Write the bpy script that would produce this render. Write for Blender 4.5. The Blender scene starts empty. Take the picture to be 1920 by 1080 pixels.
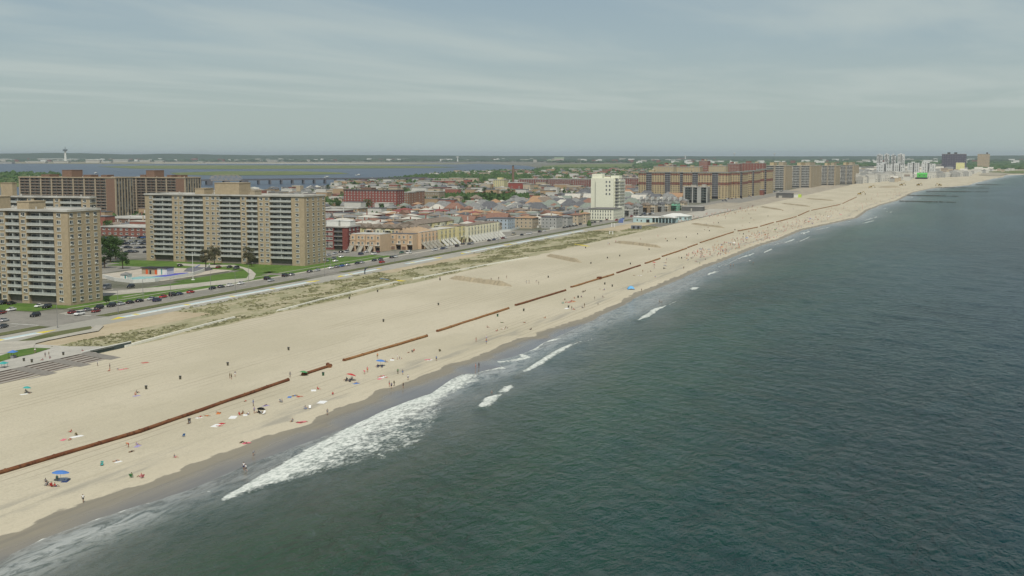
import bpy, bmesh, math, random
import numpy as np
from mathutils import Vector, Matrix
R = random.Random(7)
sc = bpy.context.scene
COL = sc.collection
rad = math.radians
# ------------------------------------------------------------ survey frame
# world X runs along the coast, Y runs inland, Z up; the viewpoint hangs 63 m over (0,0)
F0 = 2335.0; H0 = 63.0
PIT = math.atan((540-291)/F0); CP, SP = math.cos(PIT), math.sin(PIT)
AZ = math.atan2(885, F0*CP+249*SP)
CA, SA = math.cos(AZ), math.sin(AZ)
def at(u, v, z=0.0):
    x = u-960; y = 540-v
    h = F0*CP+y*SP; dz = y*CP-F0*SP
    k = (z-H0)/dz
    return (k*(h*CA+x*SA), k*(h*SA-x*CA))
def proj(x, y, z=0.0):
    fw = x*CA+y*SA; rt = x*SA-y*CA; zz = z-H0
    dep = fw*CP-zz*SP
    if dep < 1: return (-9999, 9999)
    return (960+F0*rt/dep, 540-F0*(zz*CP+fw*SP)/dep)
def T(u, s):
    t = 0.0
    for _ in range(4):
        d = max(s*CA+t*SA, 10); v = 291+F0*H0/d
        h = F0*CP+(540-v)*SP; x = u-960
        t = s*(h*SA-x*CA)/(h*CA+x*SA)
    return t
def S(u, t):
    s = 800.0
    for _ in range(6):
        d = max(s*CA+t*SA, 10); v = 291+F0*H0/d
        h = F0*CP+(540-v)*SP; x = u-960
        s = t*(h*CA+x*SA)/(h*SA-x*CA)
    return s
def Zt(v, s, t):
    d = s*CA+t*SA
    return H0-(v-291)*d/F0
# ------------------------------------------------------------ materials
MATS = {}
def c8(r, g, b, k=1.0):
    f = lambda x: ((x/255+.055)/1.055)**2.4 if x > 10 else x/255/12.92
    return (min(f(r)*k, .95), min(f(g)*k, .95), min(f(b)*k, .95))
def mat(name, col, rough=.8, var=.12, scale=1.0, metal=0, spec=.3, bump=0):
    if name in MATS: return MATS[name]
    m = bpy.data.materials.new(name); m.use_nodes = True
    nt = m.node_tree; b = nt.nodes['Principled BSDF']
    b.inputs['Roughness'].default_value = rough
    b.inputs['Metallic'].default_value = metal
    b.inputs['Specular IOR Level'].default_value = spec
    if var > 0:
        tc = nt.nodes.new('ShaderNodeTexCoord'); n = nt.nodes.new('ShaderNodeTexNoise')
        n.inputs['Scale'].default_value = scale; n.inputs['Detail'].default_value = 4
        oi = nt.nodes.new('ShaderNodeObjectInfo')
        ad = nt.nodes.new('ShaderNodeVectorMath'); ad.operation = 'ADD'
        nt.links.new(tc.outputs['Object'], ad.inputs[0]); nt.links.new(oi.outputs['Location'], ad.inputs[1])
        nt.links.new(ad.outputs[0], n.inputs['Vector'])
        r = nt.nodes.new('ShaderNodeMapRange')
        r.inputs['From Min'].default_value = .3; r.inputs['From Max'].default_value = .7
        r.inputs['To Min'].default_value = 1-var; r.inputs['To Max'].default_value = 1+var
        nt.links.new(n.outputs['Fac'], r.inputs['Value'])
        mx = nt.nodes.new('ShaderNodeVectorMath'); mx.operation = 'SCALE'
        mx.inputs[0].default_value = col
        nt.links.new(r.outputs[0], mx.inputs['Scale']); nt.links.new(mx.outputs[0], b.inputs['Base Color'])
        if bump:
            bp = nt.nodes.new('ShaderNodeBump'); bp.inputs['Strength'].default_value = bump
            nt.links.new(n.outputs['Fac'], bp.inputs['Height']); nt.links.new(bp.outputs[0], b.inputs['Normal'])
    else:
        b.inputs['Base Color'].default_value = (*col, 1)
    MATS[name] = m; return m
# ------------------------------------------------------------ mesh builder
class MB:
    def __init__(s): s.v = []; s.f = []; s.m = []
    def add(s, vs, fs, mi=0):
        o = len(s.v); s.v += vs; s.f += [tuple(i+o for i in f) for f in fs]; s.m += [mi]*len(fs); return s
    def box(s, x0, y0, z0, x1, y1, z1, mi=0):
        v = [(x0,y0,z0),(x1,y0,z0),(x1,y1,z0),(x0,y1,z0),(x0,y0,z1),(x1,y0,z1),(x1,y1,z1),(x0,y1,z1)]
        return s.add(v, [(0,3,2,1),(4,5,6,7),(0,1,5,4),(1,2,6,5),(2,3,7,6),(3,0,4,7)], mi)
    def loft(s, rings, mi=0, cap=True):
        n = len(rings[0]); v = [p for r in rings for p in r]; f = []
        for k in range(len(rings)-1):
            for i in range(n):
                j = (i+1) % n; f.append((k*n+i, k*n+j, (k+1)*n+j, (k+1)*n+i))
        if cap: f.append(tuple(range(n))[::-1]); f.append(tuple((len(rings)-1)*n+i for i in range(n)))
        return s.add(v, f, mi)
    def tube(s, p0, p1, r0, r1=None, n=8, mi=0):
        r1 = r0 if r1 is None else r1
        p0 = Vector(p0); p1 = Vector(p1); d = (p1-p0).normalized()
        a = d.orthogonal().normalized(); b = d.cross(a)
        rg = lambda p, r: [tuple(p+(a*math.cos(2*math.pi*i/n)+b*math.sin(2*math.pi*i/n))*r) for i in range(n)]
        return s.loft([rg(p0, r0), rg(p1, r1)], mi)
    def poly(s, pts, z, mi=0):
        return s.add([(p[0], p[1], z) for p in pts], [tuple(range(len(pts)))], mi)
    def hip(s, x0, y0, x1, y1, z, h, mi=0, ov=.4, gable=False):
        x0 -= ov; y0 -= ov; x1 += ov; y1 += ov
        w, d = x1-x0, y1-y0; t = .18
        if w >= d:
            k = 0 if gable else d/2; ym = (y0+y1)/2; r = [(x0+k, ym, z+h), (x1-k, ym, z+h)]
            v = [(x0,y0,z),(x1,y0,z),(x1,y1,z),(x0,y1,z)]+r
            f = [(0,1,5,4),(2,3,4,5),(1,2,5),(3,0,4),(0,3,2,1)]
        else:
            k = 0 if gable else w/2; xm = (x0+x1)/2; r = [(xm, y0+k, z+h), (xm, y1-k, z+h)]
            v = [(x0,y0,z),(x1,y0,z),(x1,y1,z),(x0,y1,z)]+r
            f = [(1,2,5,4),(3,0,4,5),(0,1,4),(2,3,5),(0,3,2,1)]
        return s.add(v, f, mi)
    def mesh(s, name, mats):
        me = bpy.data.meshes.new(name); me.from_pydata(s.v, [], s.f)
        for m in (mats if isinstance(mats, (list, tuple)) else [mats]): me.materials.append(m)
        if any(s.m): me.polygons.foreach_set('material_index', s.m)
        me.update(); return me
    def obj(s, name, mats, parent=None, loc=None, rz=0):
        return link(name, s.mesh(name, mats), parent, loc, rz)
def link(name, me, parent=None, loc=None, rz=0, m=None, sc_=None):
    o = bpy.data.objects.new(name, me); COL.objects.link(o)
    if parent: o.parent = parent
    if loc: o.location = loc
    if rz: o.rotation_euler.z = rz
    if sc_: o.scale = sc_ if isinstance(sc_, tuple) else (sc_,)*3
    if m is not None:
        ms = m if isinstance(m, (list, tuple)) else [m]
        for i, mm in enumerate(ms):
            o.material_slots[i].link = 'OBJECT'; o.material_slots[i].material = mm
    return o
REG = []
def tag(o, look, cat, zone='', group=None):
    if cat: o['category'] = cat
    if group: o['group'] = group
    REG.append((o, look, zone)); return o
def thing(name, look, cat, loc=(0,0,0), rz=0, zone='', group=None):
    return tag(link(name, None, None, loc, rz), look, cat, zone, group)
def kind(o, k): o['kind'] = k; return o
def structure(mb, name, m, z=None): return kind(mb.obj(name, m), 'structure')
def clone(root, loc, rz, look, cat, zone, group=None, mats=None, sc_=None, skip=()):
    """copy of a thing, its parts and their sub-parts; mats maps old material name -> new material"""
    def cp(o, par):
        c = o.copy(); COL.objects.link(c); c.parent = par
        if mats and o.type == 'MESH':
            for i, sl in enumerate(c.material_slots):
                nm = o.data.materials[i].name if o.data.materials[i] else ''
                if nm in mats: sl.link = 'OBJECT'; sl.material = mats[nm]
        for ch in KIDS.get(o.name, []): cp(ch, c)
        return c
    r = cp(root, None)
    for k in ('label', 'group', 'category'):
        if k in r: del r[k]
    r.location = loc; r.rotation_euler.z = rz
    if sc_: r.scale = sc_ if isinstance(sc_, tuple) else (sc_,)*3
    return tag(r, look, cat, zone, group)
KIDS = {}
def proto(root):
    def rec(o):
        k = list(o.children); KIDS[o.name] = k
        for c in k: rec(c)
    rec(root); return root
PROTOS = []
def many(name, me, places, parent, cap=100, m=None):
    """repeat one part; past the cap the rest become one part"""
    for (x, y, z, rz) in places[:cap]: link(name, me, parent, (x, y, z), rz, m)
    rest = places[cap:]
    if rest:
        mb = MB(); vs = [v.co.copy() for v in me.vertices]; fs = [tuple(p.vertices) for p in me.polygons]; mi = [p.material_index for p in me.polygons]
        for (x, y, z, rz) in rest:
            M = Matrix.Translation((x, y, z)) @ Matrix.Rotation(rz, 4, 'Z'); o = len(mb.v)
            mb.v += [tuple(M @ v) for v in vs]; mb.f += [tuple(i+o for i in f) for f in fs]; mb.m += mi
        kind(mb.obj(name, list(me.materials), parent), 'stuff')
# ------------------------------------------------------------ palette
GLASS = mat('window_glass', (.035,.045,.05), .12, 0, spec=.6)
GLASS2 = mat('pale_blind_glass', (.16,.17,.16), .3, .5, .3, spec=.5)
FRAME = mat('window_frame_white', (.62,.62,.56), .6, 0)
WHITE = mat('white_paint', (.62,.62,.57), .6, .06)
SLABE = mat('balcony_slab_edge', (.56,.56,.50), .8, .1)
RAIL = mat('balcony_rail_paint', (.42,.44,.41), .6, .08)
CONC = mat('pale_concrete', (.40,.385,.33), .85, .15, .4)
ROOFC = mat('roof_membrane', (.42,.41,.37), .9, .2, .15)
DARK = mat('dark_metal', (.03,.03,.032), .5, .1)
BEIGE = mat('buff_brick', (.355,.290,.192), .9, .10, .8)
BEIGE2 = mat('buff_brick_dull', (.33,.28,.20), .9, .10, .8)
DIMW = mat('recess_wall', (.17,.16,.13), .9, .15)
BROWN = mat('brown_brick', (.20,.128,.09), .9, .12, .8)
TANF = mat('tan_frame', (.36,.30,.21), .9, .12)
REDB = mat('red_brick', (.20,.085,.065), .9, .15, .5)
BLACK = mat('black_rubber', (.015,.015,.015), .8, 0)
_wm = {}
def window_mesh(w, h, sill=True, pair=True, fr=None, var=0):
    """one window, centre at origin, facing -Y, stands 6 cm proud of the wall"""
    k = (w, h, sill, pair, fr.name if fr else '', var)
    if k not in _wm:
        b = MB(); b.box(-w/2, -.06, -h/2, w/2, 0, h/2, 0)
        n = 2 if pair else 1; cw = (w-.12*(n+1))/n
        for i in range(n):
            x = -w/2+.12+i*(cw+.12)
            zb = -h/2+.12; b.box(x, -.09, zb, x+cw, -.03, h/2-.12, [1 if i == 0 else 2, 1, 2][var])
            if var == 1 and i == 0 and sill: b.box(x, -.34, zb, x+min(cw, .7), -.09, zb+.42, 0)
        if sill: b.box(-w/2-.1, -.2, -h/2-.16, w/2+.1, 0, -h/2-.003, 0)
        _wm[k] = b.mesh('window', [fr or FRAME, GLASS, GLASS2])
    return _wm[k]
_bm = {}
def balcony_mesh(w, dpt, div=True, rail=None, hh=1.05):
    k = (round(w, 2), dpt, div, (rail or RAIL).name)
    if k not in _bm:
        b = MB(); b.box(0, -.25, -.22, w, dpt-.01, 0, 0)
        n = max(3, int(w/.55)); st = w/n
        b.box(0, -.22, hh-.07, w, -.14, hh, 1); b.box(0, -.2, .08, w, -.16, .12, 1)
        for i in range(n): b.box(i*st+.04, -.2, .12, i*st+st-.08, -.17, hh-.07, 1)
        if div and w > 7: b.box(w/2-.1, -.15, 0, w/2+.1, dpt-.02, 2.2, 1)
        _bm[k] = b.mesh('balcony', [CONC if rail else SLABE, rail or RAIL])
    return _bm[k]
def slab(name, look, cat, s0, t0, s1, t1, h, floors, bays, side=(), wall=BEIGE, zone='', ground=4.0, face='w',
         ww=2.1, wh=1.6, recess=1.6, rail=None, roofs=(), recm=None, fr=None, bands=(), bandm=None, group=None, cap=ROOFC, parap=.9, sidebal=()):
    """multi-storey block. bays: list of (kind, width_fraction, [window offsets as fractions]) left to right on the face seen.
    face 'w' looks down the coast (-X), face 'o' looks at the ocean (-Y)"""
    if face == 'w': L = t1-t0; D = s1-s0; r = thing(name, look, cat, (s0, t1, 0), -math.pi/2, zone, group)
    else: L = s1-s0; D = t1-t0; r = thing(name, look, cat, (s0, t0, 0), 0, zone, group)
    fh = (h-ground)/(floors-1)
    tot = sum(b[1] for b in bays); x = 0
    wb = MB(); rb = MB(); wins = []; bals = {}
    for b in bays:
        w = b[1]/tot*L
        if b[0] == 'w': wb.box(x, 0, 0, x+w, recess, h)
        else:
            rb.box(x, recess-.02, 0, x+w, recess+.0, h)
            bals.setdefault(round(w, 2), []).extend((x, 0, ground+fh*k, 0) for k in range(floors-1))
            gd = window_mesh(round(w*.38, 1), 2.0, False, True)
            wins += [('g', gd, x+w*.27, recess-.02, ground+fh*k+1.05) for k in range(floors-1)]
            wins += [('g', gd, x+w*.73, recess-.02, ground+fh*k+1.05) for k in range(floors-1)] if w > 7 else []
        for o in b[2]:
            xo = x+o*w
            wins += [('w', None, xo, 0, (ground+fh*(k-1) if k else .9)+fh*.52) for k in range(floors)]
        x += w
    wb.box(0, recess, 0, L, D, h)
    wo = wb.obj('wall', wall, r)
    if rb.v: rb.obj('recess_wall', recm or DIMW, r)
    for w, pl in bals.items(): many('balcony', balcony_mesh(w, recess-.02, True, rail), pl, r)
    me = window_mesh(ww, wh, True, True, fr)
    pl = [(x, y, z, 0) for (k, m_, x, y, z) in wins if k == 'w']
    ns = len(side)
    for i, o in enumerate(side):                         # the right-hand end wall as seen
        pl += [(L, o*D, (ground+fh*(k-1) if k else .9)+fh*.52, math.pi/2) for k in range(floors)]
    grp = [[], [], []]
    for q_ in pl: grp[R.choices([0, 1, 2], [4, 4, 2])[0]].append(q_)
    kc = 100/max(len(pl), 1)
    for v_ in range(3): many('window', window_mesh(ww, wh, True, True, fr, v_), grp[v_], r, int(len(grp[v_])*min(1, kc)))
    gs = {}
    for (k, m_, x, y, z) in wins:
        if k == 'g': gs.setdefault(m_.name, [m_, []])[1].append((x, y, z, 0))
    for m_, q in gs.values(): many('balcony_door', m_, q, r)
    rf = MB(); rf.box(-.35, -.5, h, L+.35, D+.35, h+.35); rf.box(-.35, -.5, h+.35, L+.35, -.2, h+parap); rf.box(L+.05, -.2, h+.35, L+.35, D+.35, h+parap)
    rf.box(-.35, -.2, h+.35, -.05, D+.35, h+parap); rf.box(-.05, D+.05, h+.35, L+.05, D+.35, h+parap)
    ro = rf.obj('roof', cap, r)
    for (a, b_, c, d, hh, mm) in roofs:                  # rooftop boxes as fractions
        p = MB(); p.box(a*L, c*D, h+.36, b_*L, d*D, h+hh); p.box(a*L-.2, c*D-.2, h+hh, b_*L+.2, d*D+.2, h+hh+.3)
        p.obj('penthouse', mm, ro)
    for i in range(int(L/9)):                            # vents and fans
        p = MB(); q = R.uniform(.03, .97)*L; e = R.uniform(.15, .8)*D; g = R.uniform(.4, 1.1)
        p.tube((q, e, h+.36), (q, e, h+.9+g), g*.5, g*.4, 8); p.obj('roof_vent', ROOFC, ro)
    for (z0, z1) in bands:
        bb = MB(); x = 0
        for b in bays:
            w = b[1]/tot*L
            if b[0] == 'w': bb.box(x+.01, -.035, z0*h, x+w-.01, 0, z1*h)
            x += w
        bb.box(L, .0, z0*h, L+.035, D, z1*h); bb.obj('brick_band', bandm, r)
    return r
def grid(n, w=.9): return [('w', 1, [(i+.5)/n for i in range(n)])]
exec_parts = []
# ------------------------------------------------------------ shader helper
class NT:
    def __init__(s, m): s.nt = m.node_tree; s.l = s.nt.links
    def n(s, ty, ins=None, **kw):
        x = s.nt.nodes.new(ty)
        for k, v in kw.items(): setattr(x, k, v)
        for k, v in (ins or {}).items(): s.set(x.inputs[k], v)
        return x
    def set(s, i, v):
        if isinstance(v, bpy.types.NodeSocket): s.l.new(v, i)
        elif isinstance(v, bpy.types.Node): s.l.new(v.outputs[0], i)
        else: i.default_value = v
    def math(s, op, a, b=0.0, c=0.0, clamp=False):
        return s.n('ShaderNodeMath', {0: a, 1: b, 2: c}, operation=op, use_clamp=clamp).outputs[0]
    def ramp(s, v, a, b, c=0.0, d=1.0):
        return s.n('ShaderNodeMapRange', {0: v, 1: a, 2: b, 3: c, 4: d}, interpolation_type='SMOOTHSTEP').outputs[0]
    def mix(s, f, a, b):
        x = s.n('ShaderNodeMix', data_type='RGBA')
        for i, v in ((0, f), (6, a), (7, b)):
            if isinstance(v, tuple) and len(v) == 3: v = (*v, 1)
            s.set(x.inputs[i], v)
        return x.outputs[2]
    def noise(s, vec, sx=1, sy=1, sz=1, det=3, rough=.5, dist=0.0, rz=0.0):
        mp = s.n('ShaderNodeMapping', {0: vec, 2: (0, 0, rz), 3: (sx, sy, sz)})
        return s.n('ShaderNodeTexNoise', {'Vector': mp.outputs[0], 'Scale': 1.0, 'Detail': det, 'Roughness': rough, 'Distortion': dist}).outputs[0]
def newmat(name):
    m = bpy.data.materials.new(name); m.use_nodes = True
    return m, NT(m), m.node_tree.nodes['Principled BSDF']
# ------------------------------------------------------------ shoreline survey
DRY = [at(*p) for p in [(-260,1110),(0,1004),(60,982),(120,955),(173,935),(225,920),(279,904),(340,878),(396,857),(430,846),(478,825),(530,808),(588,794),(596,782),(640,765),(662,756),(692,748),(705,732),(734,725),(780,711),(800,703),(829,694),(833,685),(889,672),(905,662),(943,647),(970,634),(1006,630),(1010,622),(1058,607),(1093,597),(1122,583),(1160,567),(1185,552),(1225,536),(1268,519),(1310,500),(1372,477),(1414,460),(1460,446),(1497,430),(1567,415),(1603,407),(1623,393),(1650,383),(1680,375),(1710,360),(1743,353),(1813,347),(1850,337),(1900,328),(1920,327)]]
DRY = sorted(DRY); DX = np.array([-4000]+[p[0] for p in DRY]+[7000]); DY = np.array([152]+[p[1] for p in DRY]+[-700])
WLP = [at(u, v, -.8) for u, v in [(-200,1140),(0,1052),(17,1041),(77,1010),(146,985),(229,957),(300,936),(354,918),(420,890),(470,868),(520,850),(560,835),(620,813),(680,789),(722,771),(790,745),(813,737),(857,712),(900,697),(940,688),(930,676),(965,668),(1000,655),(1020,642),(1060,624),(1100,606),(1130,592)]]
WLP = sorted(WLP)
def dry(x): return np.interp(x, DX, DY)
_wx = np.array([p[0] for p in WLP]); _wy = np.array([p[1] for p in WLP])
def wl(x):
    a = np.interp(x, _wx, _wy); b = dry(x)-2.5
    k = np.clip((x-_wx[-1]+20)/20, 0, 1)
    return np.minimum(a*(1-k)+b*k, b)
def grow(a, b, step, k):
    o = [a]
    while o[-1] < b: o.append(o[-1]+max(step, abs(o[-1])*k))
    return o
def gridmesh(name, xs, ys, zf, attrs, m):
    X, Y = np.meshgrid(xs, ys, indexing='ij'); nx, ny = X.shape
    Z = zf(X, Y); co = np.stack([X, Y, Z], -1).reshape(-1, 3)
    i = np.arange(nx*ny).reshape(nx, ny)
    q = np.stack([i[:-1,:-1], i[1:,:-1], i[1:,1:], i[:-1,1:]], -1).reshape(-1, 4)
    me = bpy.data.meshes.new(name); me.vertices.add(len(co)); me.vertices.foreach_set('co', co.ravel())
    me.loops.add(q.size); me.loops.foreach_set('vertex_index', q.ravel().astype(np.int32))
    me.polygons.add(len(q)); me.polygons.foreach_set('loop_start', np.arange(0, q.size, 4, dtype=np.int32))
    me.polygons.foreach_set('loop_total', np.full(len(q), 4, dtype=np.int32))
    me.polygons.foreach_set('use_smooth', np.ones(len(q), dtype=bool))
    for k, f in attrs.items():
        a = me.attributes.new(k, 'FLOAT', 'POINT'); a.data.foreach_set('value', f(X, Y).ravel().astype(np.float32))
    me.materials.append(m); me.update(); return kind(link(name, me), 'structure')
rng = np.random.default_rng(3)
def sines(X, Y, lam, n=6, seed=0, dirs=(0, 6.28)):
    g = np.random.default_rng(seed); o = 0*X
    for _ in range(n):
        l = lam*g.uniform(.6, 1.7); a = g.uniform(*dirs); o = o+np.sin((X*math.cos(a)+Y*math.sin(a))*2*np.pi/l+g.uniform(0, 6.28))
    return o/n**.5
# ---- the beach
m, q, b = newmat('beach_sand')
P_ = q.n('ShaderNodeTexCoord').outputs['Object']
dl = q.n('ShaderNodeAttribute', attribute_name='dl').outputs['Fac']
wj = q.math('MULTIPLY', q.math('SUBTRACT', q.noise(P_, .12, .3, 1, 5), .5), 5.0)
dlj = q.math('ADD', dl, wj)
big = q.noise(P_, .012, .03, 1, 4); str_ = q.noise(P_, .016, .55, 1, 5, .6, .4); fine = q.noise(P_, 1.6, 1.6, 1, 3)
c = q.mix(q.ramp(big, .35, .65), (.430,.388,.280), (.490,.442,.328))
c = q.mix(q.math('MULTIPLY', q.ramp(str_, .56, .70), .30), c, (.33,.292,.198))
c = q.mix(q.math('MULTIPLY', q.ramp(fine, .42, .72), .38), c, (.33,.295,.215))
c = q.mix(q.math('MULTIPLY', q.ramp(q.noise(P_, .22, .5, 1, 5, .65, .8), .5, .68), .22), c, (.32,.285,.21))
trk = q.n('ShaderNodeTexWave', {'Vector': q.n('ShaderNodeMapping', {0: P_, 3: (.004, .11, 1)}).outputs[0], 'Scale': 1.0, 'Distortion': 3.5, 'Detail': 2, 'Detail Scale': .6}, bands_direction='Y').outputs['Fac']
msk = q.ramp(q.noise(P_, .008, .05, 1, 3), .5, .62)
c = q.mix(q.math('MULTIPLY', q.math('MULTIPLY', q.ramp(trk, .90, 1.0), msk), .6), c, (.25,.21,.145))
# darker greyish band along the berm line, then brighter swash sand
ber = q.math('MULTIPLY', q.ramp(dlj, 5.5, 8), q.ramp(dlj, 14, 9)); ber = q.math('MULTIPLY', ber, q.ramp(q.noise(P_, .025, .3, 1, 4), .42, .6))
c = q.mix(q.math('MULTIPLY', ber, .62), c, (.255,.24,.20))
sw = q.math('MULTIPLY', q.ramp(dlj, 6.5, 3), q.ramp(q.noise(P_, .03, .9, 1, 4), .35, .6)); c = q.mix(q.math('MULTIPLY', sw, .45), c, (.50,.445,.33))
wet = q.ramp(dlj, .35, -.15); deepwet = q.ramp(dlj, -3, -10)
wc = q.mix(deepwet, (.24,.215,.16), (.18,.172,.148)); wc = q.mix(q.math('MULTIPLY', q.ramp(str_, .45, .65), .35), wc, (.15,.14,.118))
c = q.mix(wet, c, wc)
q.set(b.inputs['Base Color'], c)
q.set(b.inputs['Roughness'], q.math('SUBTRACT', .95, q.math('MULTIPLY', q.math('MULTIPLY', wet, q.ramp(dlj, -1, -6, .35, 1.0)), .80)))
b.inputs['Specular IOR Level'].default_value = .35
hh = q.math('ADD', q.math('MULTIPLY', fine, .6), q.math('MULTIPLY', q.noise(P_, .35, .8, 1, 4), 1.2))
bp = q.n('ShaderNodeBump', {'Height': hh, 'Distance': .12}); q.set(bp.inputs['Strength'], q.math('SUBTRACT', .8, q.math('MULTIPLY', wet, .78)))
q.set(b.inputs['Normal'], bp)
SAND = m
def beach_z(X, Y):
    d = Y-dry(X); w = np.maximum(dry(X)-wl(X), 1.5)
    z = np.where(d > 0, .12*np.tanh(d/6)+.05*sines(X, Y*2, 26, 6, 4)*np.tanh(np.maximum(d, 0)/8), d/w*.8)
    z = np.where(d < -w, -.8+(d+w)*.06, z)
    z = np.where(Y > 255, z*(265-Y)/10*1.0, z)
    return np.maximum(z, -5)
xs = [-4000,-2000,-900,-400,-150,-50,0,50]+grow(90, 7000, 1.2, .0035)
ys = [-900,-500,-250,-120,-40,0,40,70]+list(np.arange(90, 262, 1.5))+[262,264,265]
xs = np.array(xs); ys = np.array(ys, float)
gridmesh('beach', xs, ys, beach_z, {'dl': lambda X, Y: Y-dry(X)}, SAND)
# ---- the ocean
m, q, b = newmat('sea_water')
P_ = q.n('ShaderNodeTexCoord').outputs['Object']
off = q.n('ShaderNodeAttribute', attribute_name='off').outputs['Fac']
foam = q.n('ShaderNodeAttribute', attribute_name='foam').outputs['Fac']
oj = q.math('ADD', off, q.math('MULTIPLY', q.math('SUBTRACT', q.noise(P_, .02, .06, 1, 5), .5), 55))
cr = q.n('ShaderNodeValToRGB'); q.set(cr.inputs[0], q.math('DIVIDE', oj, 300.0))
el = cr.color_ramp.elements; el[0].position = 0; el[0].color = (.20,.185,.145,1); el[1].position = 1; el[1].color = (.001,.0155,.030,1)
for p, cc in ((.03,(.12,.13,.105)), (.085,(.055,.080,.052)), (.17,(.022,.058,.030)), (.32,(.006,.036,.027)), (.55,(.002,.024,.030))):
    e = el.new(p); e.color = (*cc, 1)
c = cr.outputs[0]
pt = q.noise(P_, .006, .02, 1, 4); c = q.mix(q.math('MULTIPLY', q.ramp(pt, .4, .7), .35), c, (.002,.016,.017))
RZ = -AZ
w1 = q.noise(P_, .055, .11, 1, 2, .5, .3, -.95); w2 = q.noise(P_, .22, .42, 1, 4, .55, .4, -1.15); w3 = q.noise(P_, .9, 1.5, 1, 3, .6, 0, -.6)
h = q.math('ADD', q.math('ADD', q.math('MULTIPLY', w1, .9), q.math('MULTIPLY', w2, 2.0)), q.math('MULTIPLY', w3, .42))
fn = q.noise(P_, .16, .30, 1, 6, .68, .8, .1); fn2 = q.noise(P_, .75, 1.3, 1, 3, .6)
fnn = q.math('ADD', q.math('MULTIPLY', fn, .62), q.math('MULTIPLY', fn2, .38))
th = q.math('SUBTRACT', .78, q.math('MULTIPLY', foam, .60))
fm = q.math('MULTIPLY', q.ramp(q.math('SUBTRACT', fnn, th), -.09, .16), q.ramp(foam, .03, .18))
vl = q.math('MULTIPLY', q.n('ShaderNodeAttribute', attribute_name='veil').outputs['Fac'], q.ramp(q.noise(P_, .12, .38, 1, 6, .68, 1.4), .34, .60))
c = q.mix(q.math('MULTIPLY', vl, .75), c, (.47,.48,.44))
fcv = q.mix(q.ramp(fn2, .35, .62), (.42,.455,.41), (.68,.70,.64))
c = q.mix(q.math('MULTIPLY', fm, .95), c, fcv)
q.set(b.inputs['Base Color'], c)
q.set(b.inputs['Roughness'], q.math('ADD', .16, q.math('MULTIPLY', fm, .6)))
b.inputs['IOR'].default_value = 1.33; b.inputs['Specular IOR Level'].default_value = .38
b.inputs['Specular Tint'].default_value = (.80, .99, 1.0, 1); shal = q.ramp(off, 2, 45, .12, 1.0)
bp = q.n('ShaderNodeBump', {'Height': h, 'Distance': 2.1}); q.set(bp.inputs['Strength'], q.math('MULTIPLY', q.math('MULTIPLY', shal, .95), q.ramp(q.noise(P_, .006, .018, 1, 4, .6, .5), .35, .65, .62, 1.1))); q.set(b.inputs['Normal'], bp)
SEA = m
def polydist(X, Y, pts, closed):
    """signed distance (inside > 0) for closed outlines, plain distance for lines"""
    P = np.array(pts); d = np.full(X.shape, 1e9); ins = np.zeros(X.shape, bool)
    n = len(P)
    for i in range(n if closed else n-1):
        a = P[i]; c_ = P[(i+1) % n]; e = c_-a; L2 = e@e+1e-9
        k = np.clip(((X-a[0])*e[0]+(Y-a[1])*e[1])/L2, 0, 1)
        d = np.minimum(d, np.hypot(X-a[0]-k*e[0], Y-a[1]-k*e[1]))
        if closed:
            cr_ = ((a[1] > Y) != (c_[1] > Y)) & (X < (c_[0]-a[0])*(Y-a[1])/(c_[1]-a[1]+1e-12)+a[0]); ins ^= cr_
    return np.where(ins, d, -d) if closed else d
A8 = lambda L: [at(u, v, -.8) for u, v in L]
BRK = A8([(414,939),(445,922),(470,908),(500,888),(560,858),(600,838),(640,815),(690,790),(722,771),(770,752),(813,739),(840,715),(857,703),(880,700),(903,702),(910,712),(880,726),(845,740),(832,752),(838,770),(822,790),(824,806),(790,838),(740,852),(735,862),(690,868),(655,880),(620,884),(580,900),(540,908),(500,914),(460,926),(430,938)])
FLINES = [(A8([(902,768),(922,748),(940,742)]), 1.5, 1.0), (A8([(938,738),(958,722)]), 1.2, .95), (A8([(970,706),(1000,690),(1040,664),(1060,653),(1088,642)]), 1.1, 1.0),
          (A8([(1196,602),(1215,592),(1232,580),(1250,574)]), 1.3, 1.0), (A8([(1297,543),(1306,538)]), 1.6, 1.0), (A8([(1088,642),(1130,630)]), .8, .45),
          (A8([(1330,514),(1350,508)]), 1.2, .6), (A8([(414,939),(470,909),(560,858),(640,815),(722,771),(813,739),(857,703)]), 1.4, 1.0),
          (A8([(1250,574),(1272,563)]), .8, .5), (A8([(856,703),(905,695),(939,690),(918,681)]), 1.3, .9), (A8([(918,681),(960,676),(989,670),(970,662)]), 1.3, .9), (A8([(970,662),(1000,655),(1016,642),(1060,632)]), 1.2, .85),
          (A8([(412,940),(430,931),(455,919),(485,901),(520,880)]), 1.1, 1.25), (A8([(17,1041),(77,1010),(146,985),(229,957),(300,936)]), .5, .75), (A8([(380,923),(398,919)]), .5, .9)]
for k in range(26):                                            # far small breakers
    u = 1310+R.random()*440; x = S(u, 140); y = float(dry(x))-R.uniform(6, 30)
    w = R.uniform(5, 26)*(x/1000)**.5; o_ = float(dry(x))-y; FLINES.append(([(x_, float(dry(x_))-o_+R.uniform(-.8, .8)) for x_ in (x-w*1.5, x-w*.5, x+w*.5, x+w*1.5)], R.uniform(.5, .9)*(x/900)**.3, R.uniform(.55, .95)))
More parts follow.
